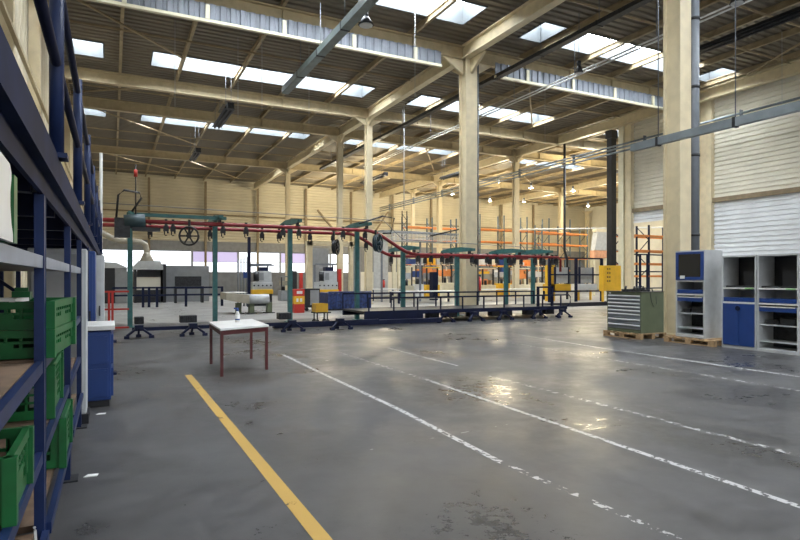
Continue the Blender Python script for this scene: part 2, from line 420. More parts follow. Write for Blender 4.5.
# ------------------------------------------------------------------ girders
def ibeam(mb, p0, p1, h, w, tf=.05):
    (x0,y0), (x1,y1) = p0, p1; z0, z1 = ZG, ZG+h
    if abs(y1-y0) < 1e-6:
        mb.box(x0,x1,y0-w/2,y0+w/2,z0,z0+tf).box(x0,x1,y0-w/2,y0+w/2,z1-tf,z1).box(x0,x1,y0-.02,y0+.02,z0+tf,z1-tf)
    else:
        mb.box(x0-w/2,x0+w/2,y0,y1,z0,z0+tf).box(x0-w/2,x0+w/2,y0,y1,z1-tf,z1).box(x0-.02,x0+.02,y0,y1,z0+tf,z1-tf)
GL = {-1.5: 'near the camera', 10.3: 'over the wide column at right', 20.6: 'over the big middle column, above the corrugated curtain', 30.7: 'over the slim column behind the tarpaulin bin',
      35.4: 'just beyond the girder at the tarpaulin bin', 47.9: 'closest to the back wall'}
for y in GY:
    if y < 0: continue
    t = thing('roof_girder', 'beige steel roof girder crossing the hall ' + GL[y], 'girder', (20, y, ZG))
    m = MB(); ibeam(m, (XL+.05, y), (XO if y > YEND else XR+.2, y), .56, .30); m.build('beam', BEI2, t)
    for x in PX:
        if XL+.5 < x < (XO if y > YEND else XR)-.5: MB().box(x-.015, x+.015, y-.12, y+.12, ZG+.05, ZG+.51).build('stiffener', BEI2, t)
for x, l in ((ROWX, 'running down the hall over the big middle column'), (ROW2, 'running down the hall over the second column row'), (ROW3, 'running down the far right bay')):
    t = thing('roof_girder', 'deep beige girder ' + l, 'girder', (x, 20, ZG))
    m = MB(); ibeam(m, (x, YN+.1), (x, YB-.5), .58, .34); m.build('beam', BEI, t)

# smoke curtains under the middle girder
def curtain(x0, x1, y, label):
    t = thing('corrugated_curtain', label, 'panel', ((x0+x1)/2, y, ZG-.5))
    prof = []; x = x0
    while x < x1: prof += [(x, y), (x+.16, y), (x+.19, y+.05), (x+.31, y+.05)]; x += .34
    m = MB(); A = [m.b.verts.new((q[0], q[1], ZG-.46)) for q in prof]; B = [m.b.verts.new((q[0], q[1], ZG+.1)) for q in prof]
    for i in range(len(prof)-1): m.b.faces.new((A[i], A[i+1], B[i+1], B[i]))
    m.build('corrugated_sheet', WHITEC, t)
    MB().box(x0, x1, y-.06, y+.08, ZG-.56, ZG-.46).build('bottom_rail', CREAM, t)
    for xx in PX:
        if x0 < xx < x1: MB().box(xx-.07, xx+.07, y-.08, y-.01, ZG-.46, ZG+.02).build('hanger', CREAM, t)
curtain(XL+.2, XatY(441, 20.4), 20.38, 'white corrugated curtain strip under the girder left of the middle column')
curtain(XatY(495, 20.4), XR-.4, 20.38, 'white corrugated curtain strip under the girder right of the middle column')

# roof bracing diagonals
for k_, (a, b_) in enumerate([((.35, 10.9), (2.9, 14.9)), ((-1.9, 22.0), (2.9, 27.0)), ((2.9, 30.9), (-1.9, 34.4)), ((-1.9,36),(5.5,44)), ((5.5,50),(11,57)), ((18,22),(24,29.0)), ((24,11),(27,17)), ((20,36),(26,45)), ((30,31),(38,35)), ((31,40),(39,47)), ((-2,48.5),(5.5,56))]):
    MB().cyl((a[0], a[1], ZD-.42), (b_[0], b_[1], ZD-.42), .045, n=6).build('roof_brace', PURL, ceil)

# ------------------------------------------------------------------ overhead services
def tray(x, y0, y1, z, w, h, m, label, name='cable_tray', seg=2.5, drops=True):
    t = thing(name, label, 'cable tray', (x, y0, z))
    MB().box(x-w/2, x-w/2+.015, y0, y1, z, z+h).box(x+w/2-.015, x+w/2, y0, y1, z, z+h).box(x-w/2, x+w/2, y0, y1, z-.01, z).build('tray', m, t)
    y = y0+.6
    while y < y1:
        if drops: MB().cyl((x, y, z+.0), (x, y, ZD-.3), .012, n=5).build('hanger_rod', GREYP, t)
        MB().box(x-w/2-.01, x+w/2+.01, y-.03, y+.03, z-.03, z+h+.01).build('joint_plate', DARK, t)
        y += seg
    return t
zt = 9.4; xt = (zt-CAMH)*C/1.065
yt = lambda px: YatX(px, xt)
tray(xt, yt(385), yt(285), zt, .30, .24, TRAYG, 'grey-green cable tray hanging under the roof at upper left of centre', seg=2.4)
zt2 = 4.52; xt2 = (zt2-CAMH)*C/.244
tray(xt2, 3.0, YatX(632, xt2), zt2, .12, .16, TRAY, 'long light grey cable tray passing in front of the wide column at right', seg=1.8)
tray(15.0, 8, 44, 10.2, .28, .14, DARK, 'dark cable tray under the roof right of the middle column', seg=3)
pb = thing('pipe_bundle', 'bundle of grey service pipes running high across the second column row', 'pipe', (26.9, 20, 9.0))
for i, dz in enumerate((0, .22, .4)):
    MB().cyl((26.6, 4, 8.9+dz), (26.6, 58, 8.9+dz), .055, n=8).build('pipe', TRAY, pb)
for i in range(10): MB().box(26.5, 26.7, 6+i*5.5, 6.05+i*5.5, 8.8, 9.45).build('pipe_bracket', GREYP, pb)
pc = thing('conduit_run', 'thin pale conduit crossing under the skylights right of the middle column', 'pipe', (17, 20, 9.4))
MB().cyl((17.0, 9, 9.9), (17.0, 40, 9.9), .03, n=6).cyl((17.25, 9, 9.9), (17.25, 40, 9.9), .03, n=6).build('conduit', WHT, pc)
for y in range(10, 40, 4): MB().cyl((17.12, y, 9.9), (17.12, y, ZD-.3), .015, n=5).build('hanger_rod', GREYP, pc)
ph = tag(MB().cyl((31, 40, 6.2), (52, 40, 6.2), .07, n=8).build('air_pipe', WHT), 'pale pipe sloping across above the orange racking', 'pipe')
ph.rotation_euler = (0, -.05, 0)
# radiant heaters
def heater(x, y0, y1, z, w, label):
    t = thing('radiant_heater', label, 'heater', (x, (y0+y1)/2, z), 0, 'long dark radiant heaters hung from the roof')
    MB().prism([(x-w/2, z), (x-w*.3, z+.16), (x+w*.3, z+.16), (x+w/2, z)], 'y', y0, y1).build('reflector', BLACK, t)
    for s_ in (-1, 1): MB().cyl((x+s_*w*.2, y0+.05, z-.04), (x+s_*w*.2, y1-.05, z-.04), .045, n=8).build('tube', DARK, t)
    MB().box(x-.15, x+.15, y0-.35, y0, z-.08, z+.2).build('burner_box', DARK, t)
    for y in (y0+.3, y1-.3): 
        for s_ in (-1, 1): MB().cyl((x+s_*w*.25, y, z+.15), (x+s_*w*.25, y, ZD-.2), .01, n=4).build('wire', GREYP, t)
hx = 5.2; hz = 9.6
heater((hz-CAMH)*C/1.44, 28.2, 32.0, hz, .5, 'dark radiant heater hanging left of the tray, nearer of the two at left')
heater((hz-CAMH)*C/1.47, 38.8, 41.8, hz, .45, 'dark radiant heater at left, further of the two and smaller')
heater((hz-CAMH)*C/.377, 41.0, 45.5, hz-.0, .5, 'dark radiant heater just left of the middle column near the back wall')
heater((10.2-CAMH)*C/.385, 8.5, YatX(672, (10.2-CAMH)*C/.385), 10.2, .55, 'very long black radiant heater at upper right above the shutters')
heater((hz-CAMH)*C/.30, 36.5, 40.5, hz, .5, 'dark radiant heater between the middle column and the racking')
# pendant lamps
def lamp(x, y, z, on, label, r=.2):
    t = thing('pendant_lamp', label, 'lamp', (x, y, z), 0, 'lit high bay lamps in the rear of the hall' if on else 'unlit high bay lamps')
    MB().cyl((x, y, z), (x, y, z+.28), r, r*.35, 16).build('shade', LGREY if on else DARK, t)
    MB().cyl((x, y, z+.28), (x, y, z+.45), .08, n=10).build('ballast', DARK, t)
    MB().cyl((x, y, z-.03), (x, y, z-.005), r*.85, n=16).build('lens', LAMPE if on else LGREY, t)
    MB().cyl((x, y, z+.45), (x, y, ZD-.02), .012, n=5).build('cable', GREYP, t)
def at_z(px, py, z):
    d = FPX*(z-CAMH)/(HOR-py); c = K(px)*d; return (d*S+c*C, d*C-c*S)
for px, py in ((498,182),(531,188),(490,201),(524,202),(573,191),(452,194),(560,203),(588,206)):
    x, y = at_z(px, py, 9.8)
    if y > YB-1: x, y = x*(YB-1.5)/y, YB-1.5
    lamp(x, y, 9.8, True, 'glowing high bay lamp hanging under the rear roof')
x, y = at_z(366, 25, 9.9); lamp(x, y, 9.9, False, 'dark round pendant lamp near the end of the grey-green tray', .26)
x, y = at_z(737, 3, 9.5); lamp(x, y, 9.5, False, 'dark round pendant lamp at top right', .2)
x, y = at_z(579, 73, 9.3); lamp(x, y, 9.3, False, 'small pendant lamp under the skylight right of the middle column', .17)

x = XatY(404, 30.0)
tag(MB().cyl((x, 30.0, zat(210, x, 30.0)), (x, 30.0, ZD-.02), .03, n=6).build('drop_pipe', LGREY), 'thin pale pipe dropping from the roof right of the slim column', 'pipe')
for px, Y in ((175, 24), (238, 24.5), (262, 23), (309, 24), (415, 19), (735, 15), (782, 14), (545, 24)):
    x = XatY(px, Y)
    tag(MB().cyl((x, Y, 8.2), (x, Y, ZD-.02), .008, n=4).build('hanging_wire', LGREY), 'thin steel wire hanging straight down from the roof', 'wire', 'wires hanging from the roof')
# ================================================================== FLOOR MARKS
def mark(name, pts, w, m, label, cat='floor line'):
    me_ = MB()
    for (p, q) in pts:
        p = Vector((p[0], p[1], 0)); q = Vector((q[0], q[1], 0)); a = (q-p).normalized().cross(Vector((0,0,1)))*w/2
        me_.quad([(p-a)+Vector((0,0,.003)), (q-a)+Vector((0,0,.003)), (q+a)+Vector((0,0,.003)), (p+a)+Vector((0,0,.003))])
    o = me_.build(name, m); tag(o, label, cat); return o
mark('floor_line', [(fl(188,375), fl(323,540)), (fl(323,540), (1.08, .5))], .10, LINEY, 'broad yellow painted line running from the red table towards the camera')
mark('floor_line', [(fl(283,355), fl(400,410)), (fl(400,410), fl(500,462))], .062, LINEW, 'white line nearest the red table, running towards bottom right')
mark('floor_line', [(fl(500,462), fl(680,540)), (fl(680,540), (3.0, .5))], .06, LINEC, 'badly chipped white line fragment at bottom centre right')
mark('floor_line', [(fl(338,352), fl(430,381))], .07, LINEC, 'chipped start of the second white line behind the red table')
mark('floor_line', [(fl(430,381), fl(800,507)), (fl(800,507), (4.0, .8))], .062, LINEW, 'long solid white line crossing the middle of the open floor')
mark('floor_line', [(fl(388,348), fl(458,366))], .06, LINEW, 'short white dash in front of the dark platform')
mark('floor_line', [(fl(490,376), fl(800,456)), (fl(800,456), (5.2, 1.5))], .075, LINEC, 'chipped white line right of the long solid one')
mark('floor_line', [(fl(488,339), fl(606,359)), (fl(606,359), fl(800,391))], .07, LINEC, 'faint white line second from the cabinets')
mark('floor_line', [(fl(520,335), fl(607,349)), (fl(607,349), fl(800,377))], .07, LINEW, 'white line closest to the drawer cabinet and blue cabinets')
mark('floor_line', [(fl(186,374), fl(345,359))], .05, LINEF, 'faint white cross line starting at the yellow line under the red table')
mark('floor_line', [(fl(52,521), fl(143,504))], .018, LINEF, 'thin pale line on the floor beside the blue rack')
mark('floor_line', [(fl(370,450), fl(560,415)), (fl(600,424), fl(720,402))], .012, LINEF, 'hairline joint crossing the open floor')
for k_, (px, py) in enumerate(((91,476),(101,414))):
    x, y = fl(px, py); tag(MB().prism([(x-.05,y-.02),(x+.04,y-.03),(x+.05,y+.02),(x-.02,y+.035)], 'z', .001, .006).build('paper_scrap', PAPER), ['scrap of white paper on the floor near the blue rack', 'smaller scrap of paper by the blue bench'][k_], 'litter')

# ================================================================== LEFT RACK
XF = -.28; XBK = -1.35
RY = [1.3, 3.1, 4.92, 6.6]
rk = thing('shelving_rack', 'dark blue steel shelving rack at left holding green crates', 'shelving rack', (-.8, 4, 0))
for i, y in enumerate(RY):
    for x in (XF+.005, XBK):
        m = MB(); m.box(x-.04, x-.03, y-.045, y+.045, .012, 1.88); m.box(x-.03, x, y-.045, y-.036, .012, 1.88).box(x-.03, x, y+.036, y+.045, .012, 1.88).box(x-.03, x-.002, y-.036, y+.036, .012, 1.88)
        m.build('upright', BLUE, rk)
        MB().box(x-.07, x+.05, y-.08, y+.08, 0, .012).build('foot_plate', DARK, rk)
    for z in (.1, 1.0): MB().bar((XF-.09, y, z), (XBK+.05, y, z+.75), .03).build('side_brace', NAVY, rk)
for z in (.35, .71, 1.12):
    for i in range(3):
        MB().box(XBK, XF-.035, RY[i]+.05, RY[i+1]-.05, z-.03, z).build('shelf_board', WOOD, rk)
    e = .025 if z < .5 else 0
    for i in range(3):
        MB().box(XF-.028+e, XF+e, RY[i]+.046, RY[i+1]-.046, z-.05, z+.004).build('beam', BLUE, rk)
        MB().box(XBK-.04, XBK-.012, RY[i]+.046, RY[i+1]-.046, z-.05, z+.004).build('beam', BLUE, rk)
for i in range(3):
    MB().box(XBK, XF-.035, RY[i]+.05, RY[i+1]-.05, 1.565, 1.585).build('shelf_board', MGREY, rk)
MB().box(XF-.032, XF, RY[0], RY[-1], 1.545, 1.60).build('beam', mat('bare_blue_steel', (.22, .27, .36), .35, .5, var=.2), rk)['label'] = 'pale blue-grey shelf edge'
FASC = mat('fascia_navy', (.010, .018, .06), .6, var=.2, spec=.08)
# mezzanine deck above
mz = thing('mezzanine_deck', 'dark blue raised deck with fascia beam above the shelving', 'mezzanine', (-.9, 9, 1.9))
MB().box(XL+.45, XF+.02, -2, 16.5, 2.04, 2.09).build('deck_board', DARK, mz)
MB().box(XF-.0, XF+.04, -2, 16.5, 1.97, 2.11).build('fascia_beam', FASC, mz)
MB().box(XF-.02, XF+.0, -2, 16.5, 1.885, 1.97).build('edge_beam', FASC, mz)
for y in [-.5 + 1.2*i for i in range(14)]: MB().box(XL+.45, XF-.05, y-.04, y+.04, 1.89, 2.04).build('joist', NAVY, mz)
for y in (8.5, 10.0, 12.2, 14.3, 16.4):
    for x in (XF-.03, XL+.55): MB().box(x-.04, x+.04, y-.04, y+.04, 0, 1.9).build('post', BLUE, mz)
gr = thing('guard_rail', 'blue tubular guard rail on top of the raised deck at left', 'railing', (-.25, 9, 2.1))
XG = -.25
for y in [-.65, 1.36, 3.37, 5.37, 7.4, 9.4, 11.4, 13.5, 16.2]:
    q = MB().cyl((XG, y, 2.1), (XG, y, 3.12), .034, n=14).build('post', BLUE, gr)
    MB().box(XG-.05, XG+.05, y-.06, y+.06, 2.10, 2.125).build('base_plate', BLUE, q)
for z in (2.58, 3.02): MB().cyl((XG+.0, -2, z), (XG+.0, 16.3, z), .024, n=12).build('rail', NAVY, gr)
wp = XatY(101, 17.5)
tag(MB().cyl((wp, 17.5, 0), (wp, 17.5, zat(153, wp, 17.5)), .04, n=10).build('white_pole', WHT), 'thin white upright pole just past the guard rail end', 'pole')

# ---- crates
def crate(L, W, H, m=GREEN, label='', tiers=1, name='folding_crate'):
    """long axis = local Y, origin at base centre"""
    t = thing(name, label, 'crate', (0,0,0), 0)
    th = .014
    MB().box(-W/2+th, W/2-th, -L/2+th, L/2-th, 0, .012).build('bottom', GREEND, t)
    def side(axis, sgn, half, other):
        mb = MB()
        def bx(a0, a1, z0, z1, e=0.0):
            if axis == 'x':
                x0, x1 = sorted((sgn*(other-th), sgn*(other+e))); mb.box(x0, x1, a0, a1, z0, z1)
            else:
                y0, y1 = sorted((sgn*(other-th), sgn*(other+e))); mb.box(a0, a1, y0, y1, z0, z1)
        bx(-half, half, H-.035, H, .008); bx(-half, half, 0, .05); bx(-half, -half+.06, .05, H-.035, .004); bx(half-.06, half, .05, H-.035, .004)
        n = max(3, int((2*half-.12)/.05)); w = (2*half-.12)/n
        for i in range(n+1): bx(-half+.06+i*w-.006, -half+.06+i*w+.006, .05, H-.035)
        nz = max(1, int((H-.085)/.05))
        for j in range(1, nz+1): zz = .05+(H-.085)*j/(nz+1); bx(-half+.06, half-.06, zz-.006, zz+.006)
        bx(-.06, .06, .05, H*.55, .003)
        return mb.build('side_panel', m, t)
    side('x', 1, L/2-.001, W/2); side('x', -1, L/2-.001, W/2)
    side('y', 1, W/2-.001, L/2); side('y', -1, W/2-.001, L/2)
    for sx in (-1, 1):
        for sy in (-1, 1): MB().box(sx*W/2-.02, sx*W/2+.02, sy*L/2-.02, sy*L/2+.02, 0, H).build('corner', m, t)
    return t
k1 = crate(.60, .42, .132, label='shallow green folding crate on the waist-high shelf, lower of the pair')
place(k1, (-.44, 3.475, 1.125), -.09)
k2 = copy_tree(k1); k2['label'] = 'shallow green folding crate stacked on top of another, with white cloth on it'; place(k2, (-.44, 3.475, 1.259), -.09)
k3 = crate(.62, .46, .30, label='green crate on the second shelf below the stacked pair, holding papers')
place(k3, (-.535, 4.06, .715))
k4 = crate(.42, .60, .215, label='large green crate at the bottom left corner of the picture')
place(k4, (-.59, 2.40, .715))
k5 = crate(.60, .40, .30, label='green crate on the lowest shelf, furthest from the camera'); place(k5, (-.465, 4.32, .355), 0)
k5b = crate(.5, .42, .26, label='green crate deep on the second shelf near the rack end'); k5b['label'] = k5b['label']; place(k5b, (-.58, 5.6, .716), 0)
# things on crates
tag(MB().prism([(-.62,3.2),(-.40,3.16),(-.36,3.3),(-.5,3.36),(-.6,3.3)], 'z', 1.389, 1.405).build('white_cloth', PAPER), 'crumpled white cloth lying on the upper green crate', 'cloth')
tag(MB().box(-.46, -.38, 3.52, 3.62, 1.389, 1.43).box(-.45, -.39, 3.54, 3.56, 1.43, 1.45).build('green_clip', GREEN), 'small green clip standing on the upper green crate', 'clip')
pp = MB().prism([(-.36, 4.0), (-.33, 4.0), (-.33, 4.02), (-.36, 4.02)], 'z', .74, 1.06).build('paper_sheets', PAPER); tag(pp, 'white sheets of paper sticking up out of the second-shelf crate', 'paper')
pp.data.transform(Matrix.Scale(5, 4, (0,1,0)))
pp.location = (-.42, 4.05, .735)
# ribbed steel canister behind on waist-high shelf
t = thing('ribbed_drum', 'ribbed pale metal drum at the back of the waist-high shelf', 'drum', (-.9, 2.6, 1.12))
m = MB().cyl((-.85, 3.95, 1.121), (-.85, 3.95, 1.50), .17, n=24); m.build('body', LGREY, t)
for z in (1.16, 1.23, 1.30, 1.37, 1.44): MB().torus((-.85, 3.95, z), (0,0,1), .171, .009, 24).build('rib', LGREY, t)
# white/green picking bin on top shelf
t = thing('picking_bin', 'white and green curved picking bin on the top shelf at the left edge', 'bin', (-.40, 1.98, 1.602))
prof = [(1.72, 1.602), (2.00, 1.602), (2.0, 1.63), (1.985, 1.68), (1.995, 1.73), (1.985, 1.79), (1.95, 1.83), (1.72, 1.85)]
prof2 = [(1.70,1.606),(2.05,1.606),(2.05,1.63),(2.02,1.66),(2.0,1.71),(2.0,1.75),(2.02,1.79),(2.02,1.81),(1.99,1.83),(1.70,1.84)]
for x in (-.27, -.53): MB().prism(prof2, 'x', x-.006, x+.006).build('side_panel', WHT, t)
MB().box(-.52, -.28, 1.70, 1.98, 1.606, 1.618).box(-.52, -.262, 2.056, 2.12, 1.606, 1.81).box(-.29, -.28, 1.9, 2.02, 1.618, 1.79).build('green_liner', GREEN, t)
# wood piece on shelf end
tag(MB().box(-.66, -.33, 5.75, 6.35, 1.122, 1.15).build('wood_board', PAL), 'light wooden board on the waist-high shelf near the rack end', 'board')
tag(MB().path([(-.30,2.75,.36),(-.29,2.88,.37),(-.30,2.95,.40),(-.30,2.93,.42)], .006).build('wire_hook', CHROME), 'bent wire hook lying on the lowest shelf', 'hook')

# electrical cabinets, blue bench
def simple_cab(name, x0, x1, y0, y1, z1, m, label, cat='cabinet', base=.1):
    t = thing(name, label, cat, ((x0+x1)/2, (y0+y1)/2, 0))
    MB().box(x0-.02, x1+.02, y0-.02, y1+.02, 0, base).build('plinth', BLACK, t)
    MB().box(x0, x1, y0, y1, base, z1).build('body', m, t, .01)
    d = MB().box(x0+.03, x1-.03, y0-.018, y0, base+.05, z1-.05).build('door', m, t, .004)
    MB().box(x1-.075, x1-.055, y0-.035, y0-.018, (base+z1)/2-.08, (base+z1)/2+.08).build('handle', DARK, d)
    return t
simple_cab('electrical_cabinet', -.75, -.235, 6.74, 7.08, 1.80, LGREY, 'light grey metal cabinet on a black plinth at the end of the blue rack')
simple_cab('electrical_cabinet', -.70, -.11, 10.3, 10.8, 1.86, LGREY, 'light grey metal cabinet standing behind the white-topped blue bench')
simple_cab('blue_locker', -.66, -.2, 8.75, 9.3, 1.86, BLUE2, 'narrow blue metal locker between the two light grey cabinets', 'locker')
t = thing('storage_bench', 'bright blue storage unit with white top past the end of the rack', 'cabinet', (-.15, 7.8, 0))
MB().box(-.34, -.01, 7.5, 8.25, .08, .88).build('body', BLUE2, t, .01)
MB().box(-.30, -.03, 7.54, 8.2, 0, .08).build('plinth', BLACK, t)
MB().box(-.36, .03, 7.46, 8.3, .895, .95).build('worktop', WHT, t, .008)
MB().box(-.34, -.01, 7.5, 8.25, .88, .895).build('frame', NAVY, t)
for z0, z1 in ((.12, .45), (.50, .84)):
    d = MB().box(-.01, .015, 7.54, 8.2, z0, z1).build('drawer', BLUE2, t, .004)
    MB().box(.015, .05, 7.7, 7.8, (z0+z1)/2+.05, (z0+z1)/2+.08).build('handle', NAVY, d)
    d = MB().box(-.31, -.04, 7.482, 7.5, z0, z1).build('panel', BLUE2, t, .004)
    MB().box(-.30, -.27, 7.472, 7.482, z0+.02, z1-.02).build('rib', BLUE2, d); MB().box(-.08, -.05, 7.472, 7.482, z0+.02, z1-.02).build('rib', BLUE2, d)

# ================================================================== RED TABLE
T = [fl(221.7,376.5), fl(266.5,369.5), fl(252.5,360.5), fl(211,364)]
A_, B_, D_ = Vector(T[0]), Vector(T[1]), Vector(T[3])
t = thing('work_table', 'small table with white top and dark red steel legs on the open floor', 'table', (1.95, 10.1, 0))
ux = (B_-A_); uy = (D_-A_); cor = [A_, B_, A_+ux+uy, D_]
for p in cor: MB().box(p.x-.022, p.x+.022, p.y-.022, p.y+.022, 0, .70).build('leg', DRED, t)
m = MB(); lp = cor+[cor[0]]
for a, b_ in zip(lp, lp[1:]): m.bar((a.x, a.y, .665), (b_.x, b_.y, .665), .03, .07)
m.build('frame', DRED, t)
e = .05; cc = sum(cor, Vector((0,0)))/4
m = MB(); m.prism([tuple(cc+(p-cc)*1.08) for p in cor], 'z', .702, .735); m.build('tabletop', WHT, t, .004)
bx_, by_ = XatY(237.5, 10.1), 10.1
t = thing('spray_bottle', 'white plastic bottle with a blue cap standing on the red-legged table', 'bottle', (bx_, by_, .735))
MB().cyl((bx_, by_, .736), (bx_, by_, .87), .04, n=16).cyl((bx_, by_, .87), (bx_, by_, .93), .04, .018, 16).build('body', WHT, t)
MB().cyl((bx_, by_, .93), (bx_, by_, .975), .02, n=12).box(bx_-.06, bx_+.02, by_-.012, by_+.012, .965, .99).build('cap', BLUE2, t)
MB().cyl((bx_, by_, .775), (bx_, by_, .80), .0415, n=16).build('stripe', BLUE2, t)
for q, (dx, dy) in enumerate(((-.06, -.15),)):
    x, y = fl(205.5*0+312*0+230, 334); 
# ================================================================== DRAWER CABINET + CABINETS
def pallet(x0, x1, y0, y1, label):
    t = thing('wooden_pallet', label, 'pallet', ((x0+x1)/2, (y0+y1)/2, 0))
    n = 7; w = (x1-x0)/(n+ (n-1)*.35)
    ny = 6; wy = .1
    for i in range(ny):
        y = y0+(y1-y0-wy)*i/(ny-1); MB().box(x0, x1, y, y+wy, .12, .142).build('deck_board', PAL, t)
    for x in (x0, (x0+x1)/2-.05, x1-.1):
        MB().box(x, x+.1, y0, y1, .098, .12).build('stringer', PAL, t); MB().box(x, x+.1, y0, y1, 0, .022).build('bottom_board', PAL, t)
        for y in (y0, (y0+y1)/2-.07, y1-.14): MB().box(x, x+.1, y, y+.14, .022, .098).build('block', PAL, t)
    return t
pallet(11.45, 12.36, 9.82, 11.0, 'wooden pallet under the green and grey drawer cabinet')
t = thing('drawer_cabinet', 'olive green workshop cabinet with eight grey drawers on a pallet', 'cabinet', (11.9, 10.5, .142))
x0, x1, y0, y1, z0, z1 = 11.52, 12.32, 9.86, 10.93, .143, 1.15
MB().box(x0+.02, x1, y0, y1, z0, z1).build('body', OLIVE, t, .006)
MB().box(x0, x0+.02, y0, y0+.03, z0, z1).box(x0, x0+.02, y1-.03, y1, z0, z1).box(x0, x0+.02, y0+.03, y1-.03, z0, z0+.05).box(x0, x0+.02, y0+.03, y1-.03, z1-.06, z1).build('front_frame', OLIVE, t)
hs = [.085, .085, .085, .085, .085, .125, .125, .125]; z = z1-.07
hs = [h*.86/sum(hs) for h in hs]
for h in hs:
    d = MB().box(x0-.004, x0+.018, y0+.035, y1-.035, z-h+.008, z-.004).build('drawer', DGREY, t, .002)
    MB().prism([(x0-.03, z-.022), (x0-.004, z-.010), (x0-.004, z-.045), (x0-.03, z-.040)], 'y', y0+.04, y1-.04).build('handle_rail', ALU, d)
    z -= h
MB().box(x0-.03, x1+.01, y0-.01, y1+.01, z1, z1+.015).build('top_mat', BLACK, t)
MB().box(x0-.007, x0, y1-.12, y1-.06, z1-.05, z1-.02).build('lock_plate', PAPER, t)
# clutter on it
zt_ = z1+.015
for i, (dx, dy, s_) in enumerate(((.15,.25,.07),(.22,.42,.09),(.12,.60,.06),(.3,.75,.08),(.4,.3,.07),(.5,.55,.06))):
    x, y = x0+dx, y0+dy
    m = MB().box(x-s_, x+s_, y-s_*.7, y+s_*.7, zt_, zt_+.05).cyl((x-s_*.5, y-s_*.5, zt_+.05), (x+s_, y+s_*.6, zt_+.11), .025, n=8)
    tag(m.build('steel_fixture', DARK, None), ['black metal fixture lying on the drawer cabinet top', ][0], 'tool', 'dark fixtures heaped on the drawer cabinet')
m = MB().path([(x0+.3, y0-.012, zt_-.02), (x0+.34, y0-.014, .92), (x0+.42, y0-.014, .80), (x0+.52, y0-.014, .86), (x0+.5, y0-.014, 1.05)], .006)
m.path([(x0+.3, y0-.012, zt_-.02), (x0+.3, y0+.03, zt_+.012), (x0+.3, y0+.10, zt_+.012)], .006)
tag(m.build('hanging_cable', BLACK), 'thin black cable looping down the green side of the drawer cabinet', 'cable')
m = MB().path([(x0+.5, y0+.08, zt_+.01), (x0+.6, y0+.2, zt_+.08), (x0+.65, y0+.4, zt_+.03), (x0+.55, y0+.5, zt_+.07), (x0+.4, y0+.9, zt_+.02)], .014)
tag(m.build('black_hose', BLACK), 'black hose coiled over the drawer cabinet top', 'hose')

